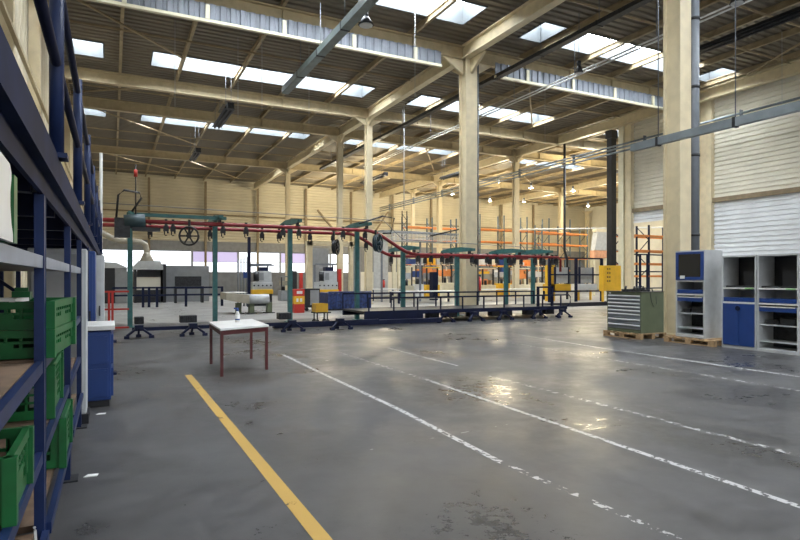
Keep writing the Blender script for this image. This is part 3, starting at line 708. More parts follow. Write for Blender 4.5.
pallet(11.68, 12.5, 8.08, 9.35, 'wooden pallet under the single grey cabinet with blue glazed door')
def workshop_cab(x0, x1, y0, y1, z0, z1, kind, label):
    """front faces -X"""
    t = thing('workshop_cabinet', label, 'cabinet', ((x0+x1)/2, (y0+y1)/2, z0))
    H = z1-z0; th = .035
    MB().box(x0, x1, y0, y0+th, z0, z1).box(x0, x1, y1-th, y1, z0, z1).box(x0, x1, y0+th, y1-th, z1-th, z1).box(x0, x1, y0+th, y1-th, z0, z0+.07).box(x1-.02, x1, y0+th, y1-th, z0+.07, z1-th).build('carcass', LGREY, t, .003)
    ya, yb = y0+th, y1-th
    zl = z0+H*.655; zm = z0+H*.50
    MB().box(x0-.004, x1-.03, ya, yb, zl-.03, zl).build('divider', WHT, t)
    MB().box(x0-.004, x1-.03, ya, yb, zm-.03, zm).build('divider', WHT, t)
    # middle pull-out drawer tray
    d = MB().box(x0+.0, x0+.02, ya+.01, yb-.01, zm+.01, zm+.10).box(x0+.02, x1-.05, ya+.01, yb-.01, zm+.01, zm+.02).build('tray_drawer', BLUE2, t)
    # top opening
    if kind == 'glazed':
        fr = .05; za, zb = zl+.01, z1-th
        d = MB().box(x0-.02, x0+.0, ya-.02, ya+fr, za, zb).box(x0-.02, x0, yb-fr, yb+.02, za, zb).box(x0-.02, x0, ya+fr, yb-fr, zb-fr, zb).box(x0-.02, x0, ya+fr, yb-fr, za, za+fr+.02).build('glazed_door', BLUE2, t)
        MB().box(x0-.012, x0-.006, ya+fr, yb-fr, za+fr+.02, zb-fr).build('pane', PANE, d)
        MB().box(x0-.026, x0-.021, yb-.22, yb-.10, za+.03, za+.10).build('paper_label', PAPER, d)
    else:
        MB().box(x0+.06, x1-.04, ya+.02, yb-.02, zl+.001, zl+.04).build('interior_shelf', DARK, t)
        MB().box(x0+.18, x1-.06, ya+.05, ya+.50*(yb-ya), zl+.04, zl+.35).build('black_box', BLACK, t)
        MB().box(x1-.06, x1-.03, ya, yb, zl+.04, z1-th).build('dark_backing', BLACK, t)  # black sheet added to make the open top compartment darker
        MB().box(x0-.008, x0-.003, ya+.02, ya+.2, zl-.024, zl-.006).build('green_label', mat('green_label', (.2,.6,.12), .5), t)
    if kind == 'doors':
        ym = (ya+yb)/2
        for a, b_ in ((ya, ym-.002), (ym+.002, yb)): MB().box(x0-.015, x0+.005, a, b_, z0+.07, zm-.035).build('door', BLUE2, t, .003)
        MB().cyl((x0-.04, ym+.0, zm-.13), (x0-.015, ym, zm-.13), .05, n=14).build('lock_knob', NAVY, t)
    else:
        d = MB().box(x0, x0+.02, ya+.01, yb-.01, zm-.17, zm-.07).box(x0+.02, x1-.06, ya+.01, yb-.01, zm-.17, zm-.16).build('drawer', BLUE2, t)
        MB().box(x0-.012, x0, ya+.03, yb-.03, zm-.085, zm-.065).build('handle', WHT, d)
        for zz in (z0+H*.10, z0+H*.27): MB().box(x0+.03, x1-.03, ya, yb, zz, zz+.02).build('shelf', LGREY, t)
        MB().box(x1-.10, x1-.03, ya, yb, z0+.07, zm-.18).build('dark_backing', DARK, t)  # dark sheet added to make the lower interior darker
        MB().box(x0+.15, x1-.12, ya+.12, ya+.40, z0+H*.27+.02, z0+H*.27+.16).build('dark_bin', DARK, t)
        MB().box(x0+.15, x1-.12, ya+.44, yb-.06, z0+H*.27+.02, z0+H*.27+.11).build('dark_bin', DARK, t)
    return t
ya2, yb2 = YatX(704.5, 11.8), YatX(675.6, 11.8)
workshop_cab(11.8, 12.42, ya2, yb2, .143, 2.13, 'glazed', 'single grey cabinet with blue-framed smoked door standing on a pallet')
MB_ = MB()
workshop_cab(11.85, 12.45, 7.27, 8.02, 0, 1.98, 'doors', 'grey cabinet with blue double doors below, left of the joined pair')
workshop_cab(11.85, 12.45, 6.45, 7.255, 0, 1.98, 'open', 'grey open-fronted cabinet at the right edge beside the blue doors')

# ================================================================== OVERHEAD CONVEYOR
YF, YK = 18.4, 20.15; ZHI = 3.16; ZLO = 2.36; YC = 19.28
def zc(X):
    if X < 7.9: return ZHI
    if X > 9.9: return ZLO
    u = (X-7.9)/2.0; u = u*u*(3-2*u); return ZHI+(ZLO-ZHI)*u
for Y, l, xe in ((YF, 'front red conveyor rail dipping down left of the middle column', 16.6), (YK, 'rear red conveyor rail running parallel behind the front one', 16.4)):
    t = thing('conveyor_rail', l, 'conveyor rail', (8, Y, 2.3))
    xs = [-1.5+.0, 2, 5, 7.5] + [7.9+.2*i for i in range(11)] + [12, 14.5, xe]
    MB().path([(x, Y, zc(x)) for x in xs], .062, 10).build('tube', RED, t)
    if Y == YF: MB().path([(xe-.02, Y, ZLO), (xe+.12, Y, ZLO-.1), (xe+.12, Y, ZLO-.6)], .05, 8).build('end_drop', RED, t)
posts = [130, 215, 290, 357, 403, 457, 506, 533]
plab = ['at far left by the red stand', 'behind the red-legged table', 'in front of the red and yellow box', 'in front of the blue tarpaulin bin', 'at the foot of the rail dip', 'just left of the big middle column', 'right of the big middle column', 'at right near the navy guard frame']
PXX = []
for px, l in zip(posts, plab):
    x = XatY(px, YC); z = zc(x); PXX.append(x)
    t = thing('conveyor_post', 'teal T-shaped conveyor post ' + l, 'post', (x, YC, 0))
    MB().box(x-.07, x+.07, YC-.07, YC+.07, 0, z+.14).build('upright', TEAL, t)
    MB().box(x-.16, x+.16, YC-.16, YC+.16, 0, .02).build('base_plate', TEAL, t)
    MB().prism([(YF-.3, z+.16), (YF-.3, z+.26), (YC-.4, z+.34), (YC+.4, z+.34), (YK+.25, z+.26), (YK+.25, z+.16)], 'x', x-.07, x+.07).build('cross_arm', TEAL, t)
    for Y in (YF, YK): MB().box(x-.05, x+.05, Y-.04, Y+.04, z+.06, z+.17).build('clamp', DARK, t)
# tie beam on the left and thin blue top cable rail
tag(MB().box(PXX[1]-2.6, PXX[1]+.2, YF-.06, YF+.06, ZHI+.14, ZHI+.24).build('tie_beam', TEAL), 'long teal tie beam on the conveyor left of the second post', 'beam')
tag(MB().path([(-1, YC, 3.75), (9, YC, 3.62), (9.8, YC, 2.95), (16.5, YC, 2.78)], .014, 6).build('overhead_cable', GREYP), 'thin steel cable strung above the conveyor rails', 'cable')
# trolleys
def trolley():
    t = thing('conveyor_trolley', '', 'trolley', (0,0,0), 0)
    m = MB().box(-.075, .075, -.035, .035, -.27, -.12).box(-.035, .035, -.05, .05, -.12, .09).cyl((0,-.09,-.10), (0,.09,-.10), .045, n=8)
    m.cyl((-.04,0,-.27), (-.04,0,-.36), .02, n=6).cyl((.05,0,-.27), (.05,0,-.33), .028, n=6).path([(-.04,0,-.36),(-.01,0,-.40),(.03,0,-.38)], .014, 5)
    m.build('yoke', DARK, t); return t
base = trolley(); first = True
TR = [(YK,150),(YF,166),(YF,173),(YK,210),(YF,223),(YF,246),(YK,262),(YK,279),(YF,283),(YF,299),(YK,310),(YK,333),(YF,343),(YF,365),(YK,366),(YK,391),
      (YF,418),(YK,425),(YF,431),(YF,442),(YK,447),(YF,451),(YF,472),(YK,476),(YF,487),(YK,490),(YF,497),(YF,509),(YK,511),(YF,514),(YK,521),(YF,535),(YF,541),(YK,544),(YF,552),(YF,556)]
for Y, px in TR:
    x = XatY(px, Y); o = base if first else copy_tree(base); first = False
    place(o, (x, Y, zc(x)))
    if x < 8.9: o['label'] = 'dark hanging trolley on the raised left stretch of red rail'; o['group'] = 'trolleys on the raised stretch'
    else: o['label'] = 'dark hanging trolley on the lowered right stretch of red rail'; o['group'] = 'trolleys on the lowered stretch'
# wheels
def wheel(px, py, Y, r, tilt, label, spokes=6, m=BLACK, solid=False):
    x = XatY(px, Y); z = zat(py, x, Y)
    t = thing('chain_wheel', label, 'wheel', (x, Y, z), tilt)
    def b(mb): mb.b.transform(wm(t)); return mb
    b(MB().torus((0,0,0), (0,1,0), r*.9, r*.1, 24)).build('rim', m, t)
    b(MB().cyl((0,-.09,0), (0,.09,0), r*.25, n=12)).build('hub', m, t)
    for i in range(spokes):
        a = 2*PI*i/spokes; b(MB().bar((math.cos(a)*r*.2, 0, math.sin(a)*r*.2), (math.cos(a)*r*.86, 0, math.sin(a)*r*.86), .045, .045)).build('spoke', m, t)
    if solid: b(MB().cyl((0,.05,0), (0,.13,0), r*.88, n=24)).build('guard_disc', m, t)
    b(MB().bar((0, .12, 0), (0, .12, (zc(x)-z)+.1), .07)).build('bracket', DARK, t)
    return t
wheel(189, 236, YF-.2, .30, -.2, 'black spoked wheel hanging under the rail left of the second teal post')
wheel(337, 247, YK-.3, .30, .9, 'dark wheel hanging under the rail left of the post at the blue bin', solid=True)
wheel(379, 243, YF-.2, .34, .75, 'large dark turquoise wheel where the rail begins to dip', m=mat('dark_turquoise', (.02,.05,.07), .4), solid=True)
# drive motor at left
x = XatY(128, YF-.3); z = 3.1
t = thing('drive_motor', 'dark conveyor drive motor with hose frame above the far left post', 'motor', (x, YF-.3, z))
MB().cyl((x-.1, YF-.3, z), (x+.45, YF-.3, z+.05), .2, n=16).build('motor_body', mat('motor_teal', (.03,.06,.07), .45), t)
MB().box(x-.35, x+.05, YF-.45, YF-.1, z-.45, z+.1).build('gearbox', DARK, t)
MB().box(x+.1, x+.85, YF-.4, YF-.2, z-.25, z-.14).build('arm', BLACK, t)
MB().path([(x-.3,YF-.3,z+.1), (x-.25,YF-.3,z+.75), (x-.1,YF-.3,z+.9), (x+.3,YF-.3,z+.85), (x+.35,YF-.3,z+.7), (x+.1,YF-.3,z+.3)], .03).build('hose', BLACK, t)
MB().cyl((x+.2,YF-.3,z+.1), (x+.2,YF-.3,z+1.65), .02).build('mast', BLACK, t)
MB().cyl((x+.2,YF-.3,z+1.3), (x+.2,YF-.3,z+1.5), .05).build('signal_lamp', RED2, t)
x = XatY(383, YF)
tag(MB().path([(x-1.0, YF-.2, ZHI+.2), (x-.1, YF-.2, ZHI+.5), (x+.35, YF-.2, ZHI+.45), (x+.2, YF-.2, ZHI-.1), (x-.1, YF-.2, ZHI-.1)], .028).build('black_hose', BLACK), 'black looped hose over the turquoise wheel', 'hose')

# ================================================================== LOW FLOOR TRACK AND TRIPOD FEET
YT = 15.85
t = thing('floor_track', 'long low navy beam lying along the floor under the conveyor', 'track', (4, YT, 0))
MB().bar((.45, YT+.15, .20), (7.3, YT+.15, .20), .09).build('beam', NAVY, t)
MB().bar((4.2, 16.6, .10), (XatY(440,16.6), 16.6, .10), .22, .14).build('lower_beam', NAVY, t)
def foot(x, y, label, dark=True):
    t = thing('tripod_foot', label, 'stand', (x, y, 0), 0, 'navy splayed feet under the conveyor')
    m = MB(); z = .24
    for dx, dy in ((-.28, -.12), (.28, -.12), (0, .28)):
        m.bar((x+dx*.2, y+dy*.2, z), (x+dx, y+dy, .07), .05); m.box(x+dx-.06, x+dx+.06, y+dy-.05, y+dy+.05, 0, .07)
    m.build('legs', NAVY, t)
    MB().box(x-.10, x+.10, y-.1, y+.1, z-.02, z+.08).build('head', NAVY, t)
    return t
for px, l in ((139, 'leftmost navy foot of the low track'), (193, 'navy splayed foot left of the red-legged table'), (292, 'navy splayed foot right of the red-legged table'), (340, 'navy splayed foot by the yellow crate trolley')):
    foot(XatY(px, YT-.1), YT-.1, l)
for px, l, w in ((139, 'small dark box on the leftmost foot', .22), (188, 'wide dark motor box standing on the track left of the table', .42), (284, 'dark motor box standing on the track right of the table', .36)):
    x = XatY(px, YT+.2); t = thing('motor_box', l, 'box', (x, YT+.2, .25))
    MB().box(x-w/2, x+w/2, YT+.05, YT+.35, .335, .52).build('housing', DARK, t, .015)
    n = 7
    for i in range(n): MB().box(x-w/2+.02+i*(w-.04)/n, x-w/2+.035+i*(w-.04)/n, YT+.03, YT+.05, .36, .50).build('fin', DARK, t)
# platform
PX0, PX1 = XatY(364, 17.0), XatY(566, 17.0)
t = thing('loading_platform', 'long dark navy loading platform with low side rails under the conveyor', 'platform', ((PX0+PX1)/2, 17.9, 0))
MB().box(PX0, PX1, 17.0, 18.85, .36, .42).build('deck', DARK, t)
MB().box(PX0, XatY(422,17), 16.93, 17.0, .12, .43).box(XatY(422,17), PX1, 16.93, 17.0, .30, .43).build('side_beam', NAVY, t)
MB().box(PX0, PX1, 18.85, 18.93, .2, .43).build('side_beam', NAVY, t)
for y, z, xa, xb in ((16.96, .85, PX0+.15, PX1-.3), (18.9, .95, PX0, PX1)):
    r_ = MB().bar((xa, y, z), (xb, y, z), .055); r_.build('guard_rail', NAVY, t)
    x = xa
    while x <= xb+.01: MB().box(x-.02, x+.02, y-.02, y+.02, .43, z).build('rail_post', NAVY, t); x += (xb-xa)/9
MB().path([(PX1-.3, 16.96, .85), (PX1+.1, 16.96, .85), (PX1+.18, 16.96, .78), (PX1+.18, 16.96, .55), (PX1+.05, 16.96, .42)], .025).build('end_loop', NAVY, t)
for a in (PX0+.1, PX1-1.0): 
    pass
m = MB(); xa, xb = XatY(537, 17.2), XatY(551, 17.2); m.box(xa-.04,xa+.04,17.1,17.18,.42,1.18).box(xb-.04,xb+.04,17.1,17.18,.42,1.18).box(xa,xb,17.1,17.18,1.12,1.18).build('end_frame', NAVY, t)
for px in (430, 448, 470, 492, 503, 526, 545): x = XatY(px, 17.6); MB().box(x-.2, x+.2, 17.3, 17.6, .10, .36).build('under_box', DARK, t)
for px in (430, 470, 505, 540, 560): x = XatY(px, 18.0); MB().box(x-.05, x+.05, 17.9, 18.0, 0, .36).build('leg', NAVY, t)
for px, l in ((444, 'navy splayed foot in front of the platform, leftmost of five'), (474, 'navy splayed foot in front of the big middle column'), (503, 'navy splayed foot, third along the platform'), (537, 'navy splayed foot, fourth along the platform'), (562, 'navy splayed foot at the right end of the platform')):
    foot(XatY(px, 16.75), 16.72, l)

# low kerbs / pale beams on the ground behind the track
tag(MB().box(18.4, 24.5, 22.9, 23.1, 0, .2).build('floor_kerb', BLACK), 'low black kerb on the floor left of the drawer cabinet', 'kerb')

# ================================================================== RED STAND LEFT
x0_, x1_ = XatY(104, 18.8), XatY(129, 18.8)
t = thing('red_barrier', 'red tubular barrier behind the white-topped blue unit', 'barrier', (x0_, 18.8, 0))
for z in (.04, .58, 1.1): MB().bar((x0_-.3, 18.8, z), (x1_, 18.8, z), .05).build('rail', RED2, t)
for px in (109, 112.5): x = XatY(px, 18.8); MB().box(x-.03, x+.03, 18.77, 18.83, 0, 1.1).build('post', RED2, t)

# ================================================================== REAR LEFT: SPRAY BOOTH ETC
YBO = 38.0
def X_(px): return XatY(px, YBO)
def Z_(px, py, Y=YBO): return zat(py, XatY(px, Y), Y)
t = thing('spray_booth', 'grey extraction booth with sloped hood at the rear left', 'booth', (X_(150), YBO, 0))
MB().box(X_(138), X_(163), YBO+1.8, YBO+1.9, 0, Z_(150,268)).build('back_panel', MGREY, t)
MB().box(X_(163), X_(166), YBO-.1, YBO+1.9, 0, Z_(165,264)).build('side_post', BLACK, t)
MB().box(X_(134), X_(136.5), YBO-.1, YBO+1.9, 0, Z_(135,268)).build('side_post', DARK, t)
zc0, zc1 = Z_(150,268), Z_(150,261)
MB().prism([(X_(133), zc0-.1), (X_(163), zc0-.1), (X_(163), zc0+.08), (X_(160), zc1), (X_(139), zc1), (X_(133), zc0+.08)], 'y', YBO-.2, YBO+1.9).build('hood', LGREY, t)
MB().box(X_(136.5), X_(161), YBO+.3, YBO+1.2, Z_(150,290), Z_(150,277)).build('white_chamber', SHUT, t)
MB().box(X_(136.5), X_(161), YBO+.3, YBO+1.2, 0, Z_(150,290)).build('base_cabinet', DARK, t)
t = thing('exhaust_duct', 'pale bent exhaust duct rising from the booth hood', 'duct', (X_(148), YBO+.8, zc1))
zz = Z_(125,240)
MB().path([(X_(96), YBO+.8, Z_(100,230)), (X_(106), YBO+.8, Z_(106,234)), (X_(111), YBO+.8, zz+.15), (X_(118), YBO+.8, zz), (X_(141), YBO+.8, zz-.05), (X_(146), YBO+.8, zz-.2), (X_(147.5), YBO+.8, zz-.55), (X_(147.5), YBO+.8, Z_(147,252))], .17, 12).build('pipe', BELT, t)
MB().cyl((X_(147.5), YBO+.8, zc1), (X_(147.5), YBO+.8, Z_(147,252)), .42, .17, 14).build('cone', BELT, t)
t = thing('dark_machine', 'dark enclosed machine with grey lid behind the far left teal post', 'machine', (X_(117), YBO+.5, 0))
MB().box(X_(100), X_(115), YBO, YBO+1.6, 0, Z_(110,268)).build('housing', BLACK, t, .03)
MB().box(X_(115), X_(127), YBO, YBO+1.6, 0, Z_(110,268)).build('door_panel', MGREY, t, .02)
MB().prism([(X_(100), Z_(110,268)), (X_(128), Z_(110,268)), (X_(124), Z_(120,266)), (X_(116), Z_(110,262.5)), (X_(100), Z_(110,262))], 'y', YBO-.1, YBO+1.7).build('lid', LGREY, t)
tag(MB().box(X_(167), X_(211), YBO+.8, YBO+1.0, 0, Z_(190,265.5)).build('partition_wall', MGREY), 'plain grey partition panel right of the extraction booth', 'partition')
tag(MB().box(XatY(211,48), XatY(345,48), 48.9, 49.05, 0, zat(273, XatY(280,48), 49)).build('low_partition', WLOW), 'long low grey partition below the rear windows', 'partition')
t = thing('steel_bench', 'low steel bench in front of the grey partition', 'bench', (X_(188), 36.5, 0))
Y = 36.5
MB().box(XatY(175,Y), XatY(204,Y), Y, Y+.8, .85, 1.0).build('top', DARK, t)
for px in (176, 203): MB().box(XatY(px,Y)-.06, XatY(px,Y)+.06, Y+.1, Y+.7, 0, .85).build('leg', DARK, t)
MB().box(XatY(176,Y), XatY(203,Y), Y+.7, Y+.75, 1.0, 1.6).build('back_board', DARK, t)
# navy guard rail at rear left
t = thing('barrier_rail', 'navy two-bar barrier in front of the booth and partition', 'barrier', (XatY(170,32), 32, 0))
Y = 32.0
for z in (.62, 1.0): MB().bar((XatY(112,Y), Y, z), (XatY(223,Y), Y, z), .09).build('rail', NAVY, t)
for px in (143, 149, 157, 186, 222): MB().box(XatY(px,Y)-.06, XatY(px,Y)+.06, Y-.05, Y+.05, 0, 1.05).build('post', NAVY, t)
# slim dark mast and slotted posts
Y = 30.0
x = XatY(249, Y); t = thing('machine_mast', 'dark navy mast with side arm left of the printing machine', 'mast', (x, Y, 0))
MB().box(x-.07, x+.07, Y-.07, Y+.07, 0, zat(237,x,Y)).build('pole', NAVY, t)
MB().bar((x, Y, zat(266,x,Y)), (x+1.3, Y, zat(265,x,Y)), .07).build('arm', GREYP, t)
t = thing('pipe_rack', 'group of thin dark standing tubes with a blue box, left of the mast', 'rack', (XatY(241,Y+1), Y+1, 0))
for px, py in ((238,259),(241,258),(244,257.5),(247,257)): xx = XatY(px,Y+1); MB().cyl((xx,Y+1,0),(xx,Y+1,zat(py,xx,Y+1)), .035, n=6).build('tube', GREYP, t)
MB().box(XatY(242.5,Y+1), XatY(248,Y+1), Y+.75, Y+.9, zat(278,2,Y+1)+.0, zat(272,XatY(245,Y),Y)).build('blue_box', BLUE2, t)
# printing machine
def print_machine(pa, pb, Y, label, red=False):
    x0, x1 = XatY(pa, Y), XatY(pb, Y); xm = (x0+x1)/2
    z = lambda py: zat(py, xm, Y)
    t = thing('packing_machine', label, 'machine', (xm, Y+.4, 0))
    MB().box(x0+.05, x1-.05, Y, Y+.9, 0, z(294)).build('frame', DARK, t)
    MB().box(x0, x1, Y-.05, Y+.95, z(294), z(289.5)).build('yellow_base', YEL, t, .02)
    MB().box(x0+.03, x1-.03, Y, Y+.85, z(289.5), z(282)).build('console', LGREY, t, .02)
    for i in range(5): MB().cyl((x0+.12+i*(x1-x0-.24)/4, Y-.03, z(285.5)), (x0+.12+i*(x1-x0-.24)/4, Y, z(285.5)), .045, n=10).build('dial', DARK, t)
    MB().box(xm-.25, x1-.05, Y+.1, Y+.8, z(282), z(271)).build('control_box', LGREY, t, .02)
    MB().box(xm-.17, xm-.02+.1, Y+.07, Y+.1, z(280), z(273)).build('door', MGREY, t)
    MB().box(xm-.10, x1-.25, Y+.2, Y+.7, z(271), z(267)).build('head', NAVY, t)
    MB().cyl((x0+.25, Y+.1, z(281)), (x0+.25, Y+.1, z(272)), .16, n=12).build('reel', BLACK, t)
    for xx in (x0+.08, x1-.08): MB().box(xx-.04, xx+.04, Y+.82, Y+.9, z(294), z(264)).build('upright', GREYP, t)
    MB().box(x0, x1, Y+.3, Y+.9, z(265), z(263.5)).build('top_frame', GREYP, t)
    if red: MB().box(x1+.02, x1+.2, Y, Y+.3, z(292), z(269)).build('red_post', RED2, t)
print_machine(252, 273, 31.0, 'grey packing machine with yellow base behind the belt feeder')
print_machine(318, 338.5, 33.0, 'grey packing machine with yellow base and red post, right of the red box', True)
# feeder
Y = 24.3
t = thing('belt_feeder', 'short belt feeder with pale roll on olive legs behind the red-legged table', 'conveyor', (XatY(250,Y), Y, 0))
z = lambda px, py: zat(py, XatY(px, Y), Y)
MB().prism([(XatY(226,Y), z(226,293)), (XatY(249,Y), z(249,295)), (XatY(249,Y), z(249,304)), (XatY(226,Y), z(226,300))], 'y', Y-.1, Y+1.4).build('belt_bed', BELT, t)
MB().box(XatY(226.5,Y), XatY(248,Y), Y+.1, Y+1.3, z(226,293)-.01, z(226,293)+.015).build('belt', WHT, t)
MB().cyl((XatY(249,Y), Y+.25, z(250,299.5)), (XatY(270,Y), Y+.25, z(270,299)), .20, n=20).build('roll', LGREY, t)
MB().box(XatY(249,Y), XatY(270,Y), Y+.4, Y+1.3, z(260,304), z(260,295)).build('tray', MGREY, t)
for px, py in ((240,317),(253,318),(271,310)):
    x = XatY(px,Y); MB().box(x-.10, x+.10, Y+.2, Y+.5, 0, z(250,303)).build('leg', OLIVE, t); MB().box(x-.2, x+.2, Y+.1, Y+.6, 0, .03).build('foot', DARK, t)
# red / yellow box
Y = 24.0; x0, x1 = XatY(294.5,Y), XatY(304.5,Y); zz = [zat(p, (x0+x1)/2, Y) for p in (313,307,297,291)]; zz[0] = .02
t = thing('fire_cabinet', 'red cabinet with a yellow middle band beside the teal post', 'cabinet', ((x0+x1)/2, Y, 0))
MB().box(x0, x1, Y, Y+.45, 0, 1.02).build('body', RED2, t, .01)
MB().box(x0-.005, x1+.005, Y-.01, Y+.45, .38, .72).build('yellow_band', YEL, t)
MB().box(x0+.1, x1-.1, Y-.02, Y-.005, .82, .94).build('white_label', PAPER, t)
MB().box(x0+.08, x0+.17, Y-.02, Y-.01, .48, .62).box(x1-.2, x1-.11, Y-.02, Y-.01, .48, .62).build('white_mark', PAPER, t)
# trolley dark with grey door
x0, x1 = XatY(305.5,25), XatY(320,25)
t = thing('tool_trolley', 'dark wheeled cabinet with a grey door right of the red cabinet', 'trolley', ((x0+x1)/2, 25, 0))
MB().box(x0, x1, 25, 25.8, .16, 1.02).build('body', BLACK, t, .01)
MB().box(x0+.22, x1-.05, 24.98, 25.0, .28, .95).build('door', MGREY, t)
for xx in (x0+.1, x1-.1): MB().cyl((xx, 25.1, .08), (xx, 25.18, .08), .08, n=10).build('castor', DARK, t)
for xx in (x0+.1, x1-.1): MB().cyl((xx, 25.6, .08), (xx, 25.68, .08), .08, n=10).build('castor', DARK, t)
# yellow crate on dolly
Y = 18.0; x0, x1 = XatY(316,Y), XatY(328,Y); z1_ = zat(304, x0, Y); z0_ = zat(311, x0, Y)
t = thing('wheeled_dolly', 'low dark dolly holding a yellow crate left of the blue bin', 'dolly', ((x0+x1)/2, Y, 0))
MB().box(x0-.02, x1+.1, Y-.02, Y+.45, .34, .38).build('deck', DARK, t)
for xx in (x0+.06, x1): 
    for yy in (Y+.05, Y+.38): MB().cyl((xx, yy-.03, .07), (xx, yy+.03, .07), .07, n=10).bar((xx, yy, .08), (xx, yy, .34), .03).build('castor', DARK, t)
tag(MB().box(x0, x1, Y, Y+.42, .381, .395).box(x0, x0+.02, Y, Y+.42, .395, .66).box(x1-.02, x1, Y, Y+.42, .395, .66).box(x0+.02, x1-.02, Y, Y+.02, .395, .66).box(x0+.02, x1-.02, Y+.4, Y+.42, .395, .66).build('yellow_crate', YEL), 'small yellow crate on the dark dolly left of the blue bin', 'crate')
# blue tarp bin
Y = 25.0; x0, x1 = XatY(328,Y), XatY(371,Y)
t = thing('tarpaulin_bin', 'long low bin wrapped in shiny blue tarpaulin behind the teal post', 'bin', ((x0+x1)/2, Y+.6, 0))
m = MB(); n = 26
topz = [.80+.03*math.sin(i*1.7)+.02*math.sin(i*3.1) for i in range(n+1)]
for i in range(n):
    xa, xb = x0+(x1-x0)*i/n, x0+(x1-x0)*(i+1)/n
    oa, ob = .03*math.sin(i*2.1), .03*math.sin((i+1)*2.1)
    v = [m.b.verts.new(p) for p in ((xa, Y+oa, .08), (xb, Y+ob, .08), (xb, Y+ob*.3-.03, topz[i+1]), (xa, Y+oa*.3-.03, topz[i]), (xa, Y+1.2, topz[i]), (xb, Y+1.2, topz[i+1]), (xa, Y+1.2, .08), (xb, Y+1.2, .08))]
    for q in ((0,1,2,3), (3,2,5,4), (4,5,7,6), (6,7,1,0)): m.b.faces.new([v[j] for j in q])
    if i == 0: m.b.faces.new([v[j] for j in (0,3,4,6)])
    if i == n-1: m.b.faces.new([v[j] for j in (1,7,5,2)])
bmesh.ops.remove_doubles(m.b, verts=m.b.verts[:], dist=.0005)
m.build('tarpaulin', TARP, t)
MB().box(x0+.05, x1-.05, Y+.1, Y+1.1, 0, .08).build('base', DARK, t)
MB().cyl((x0, Y-.05, .84), (x1, Y-.05, .84), .045, n=8).build('rolled_edge', TARP, t)

# ================================================================== REAR CENTRE / RIGHT
# portal frame left of centre
Y = 40.0
t = thing('steel_portal', 'beige steel portal frame with a wide opening behind the rear machines', 'frame', (XatY(328,Y), Y, 0))
for pa, pb in ((306.5, 312), (349, 352.5)): MB().box(XatY(pa,Y), XatY(pb,Y), Y-.15, Y+.15, 0, zat(241, XatY(pa,Y), Y)).build('post', BEI, t)
MB().box(XatY(306,Y), XatY(366,Y), Y-.15, Y+.15, zat(246, XatY(330,Y), Y), zat(241.5, XatY(330,Y), Y)).build('lintel', BEI, t)
Y = 44.0
t = thing('sliding_door', 'tall pale sliding door between beige columns left of the middle column', 'door', (XatY(382,Y), Y, 0))
MB().box(XatY(374,Y), XatY(388,Y), Y, Y+.1, .02, zat(241, XatY(380,Y), Y)).build('panel', LGREY, t)
MB().box(XatY(371,Y), XatY(390,Y), Y-.05, Y+.15, zat(241, XatY(380,Y), Y), zat(239, XatY(380,Y), Y)).build('track', BEI, t)
for px, l in ((394, 'short cream post standing behind the rail dip, left one'), (399, 'short cream post standing behind the rail dip, right one')):
    Y = 42.0; x = XatY(px, Y); tag(MB().box(x-.12, x+.12, Y-.12, Y+.12, 0, zat(236 if px < 396 else 244, x, Y)).build('cream_post', CREAM), l, 'post')
tag(MB().box(XatY(352,48), XatY(420,48), 48.6, 48.75, 0, zat(272, XatY(390,48), 48)).build('screen_panel', SHUT), 'pale screen panel behind the blue tarpaulin bin', 'partition')
tag(MB().box(XatY(328,40), XatY(345,40), 43.6, 43.7, 0, zat(248, XatY(338,40), 43)).build('tall_partition', MGREY), 'tall grey partition inside the beige portal frame', 'partition')
tag(MB().box(XatY(354,42), XatY(363.5,42), 42.6, 42.7, 0, zat(248, XatY(358,42), 42)).build('tall_partition', MGREY), 'tall grey partition just right of the beige portal frame', 'partition')
# lattice masts
def lattice(px, Y, ytop, label, w=.5):
    x = XatY(px, Y); z1 = zat(ytop, x, Y); t = thing('lattice_mast', label, 'mast', (x, Y, 0))
    for s_ in (-1, 1): MB().box(x+s_*w/2-.035, x+s_*w/2+.035, Y-.035, Y+.035, 0, z1).build('leg', DARK, t)
    m = MB(); z = .3; s_ = 1
    while z+.6 < z1: m.bar((x-s_*w/2, Y, z), (x+s_*w/2, Y, z+.6), .04); z += .6; s_ = -s_
    m.build('lacing', DARK, t)
lattice(404.5, 48, 211, 'dark lattice mast beside the thin column left of the middle column')
lattice(540, 52, 228, 'dark lattice mast among the orange racking')
# wire mesh cable ladder (grey band)
Y = 32.0; x0, x1 = XatY(384,Y), XatY(462,Y)
t = thing('mesh_gantry', 'grey wire mesh gantry above the lowered conveyor stretch', 'gantry', ((x0+x1)/2, Y, 4))
za, zb = zat(240, x0, Y), zat(231, x0, Y)
m = MB()
for yy in (Y, Y+1.2):
    for i in range(4): z = za+(zb-za)*i/3; m.bar((x0, yy, z), (x1, yy, z), .035)
    x = x0
    while x <= x1: m.bar((x, yy, za), (x, yy, zb), .025); x += .28
x = x0
while x <= x1: m.bar((x, Y, za), (x, Y+1.2, za), .025).bar((x, Y, zb), (x, Y+1.2, zb), .025); x += .28
m.build('mesh', LGREY, t)
for i in range(6): MB().bar((x0, Y+.15+.18*i, zb+.05), (x1, Y+.15+.18*i, zb-.0), .07).build('pipe', TRAY, t)
for xx in (x0+.1, (x0+x1)/2, x1-.1): MB().box(xx-.05, xx+.05, Y+.5, Y+.6, 0, za).build('post', GREYP, t)
MB().bar((XatY(430,Y), Y-.1, zat(236,XatY(430,Y),Y)), (XatY(469,Y), Y-.1, zat(227,XatY(469,Y),Y)), .09).build('raised_arm', DARK, t)

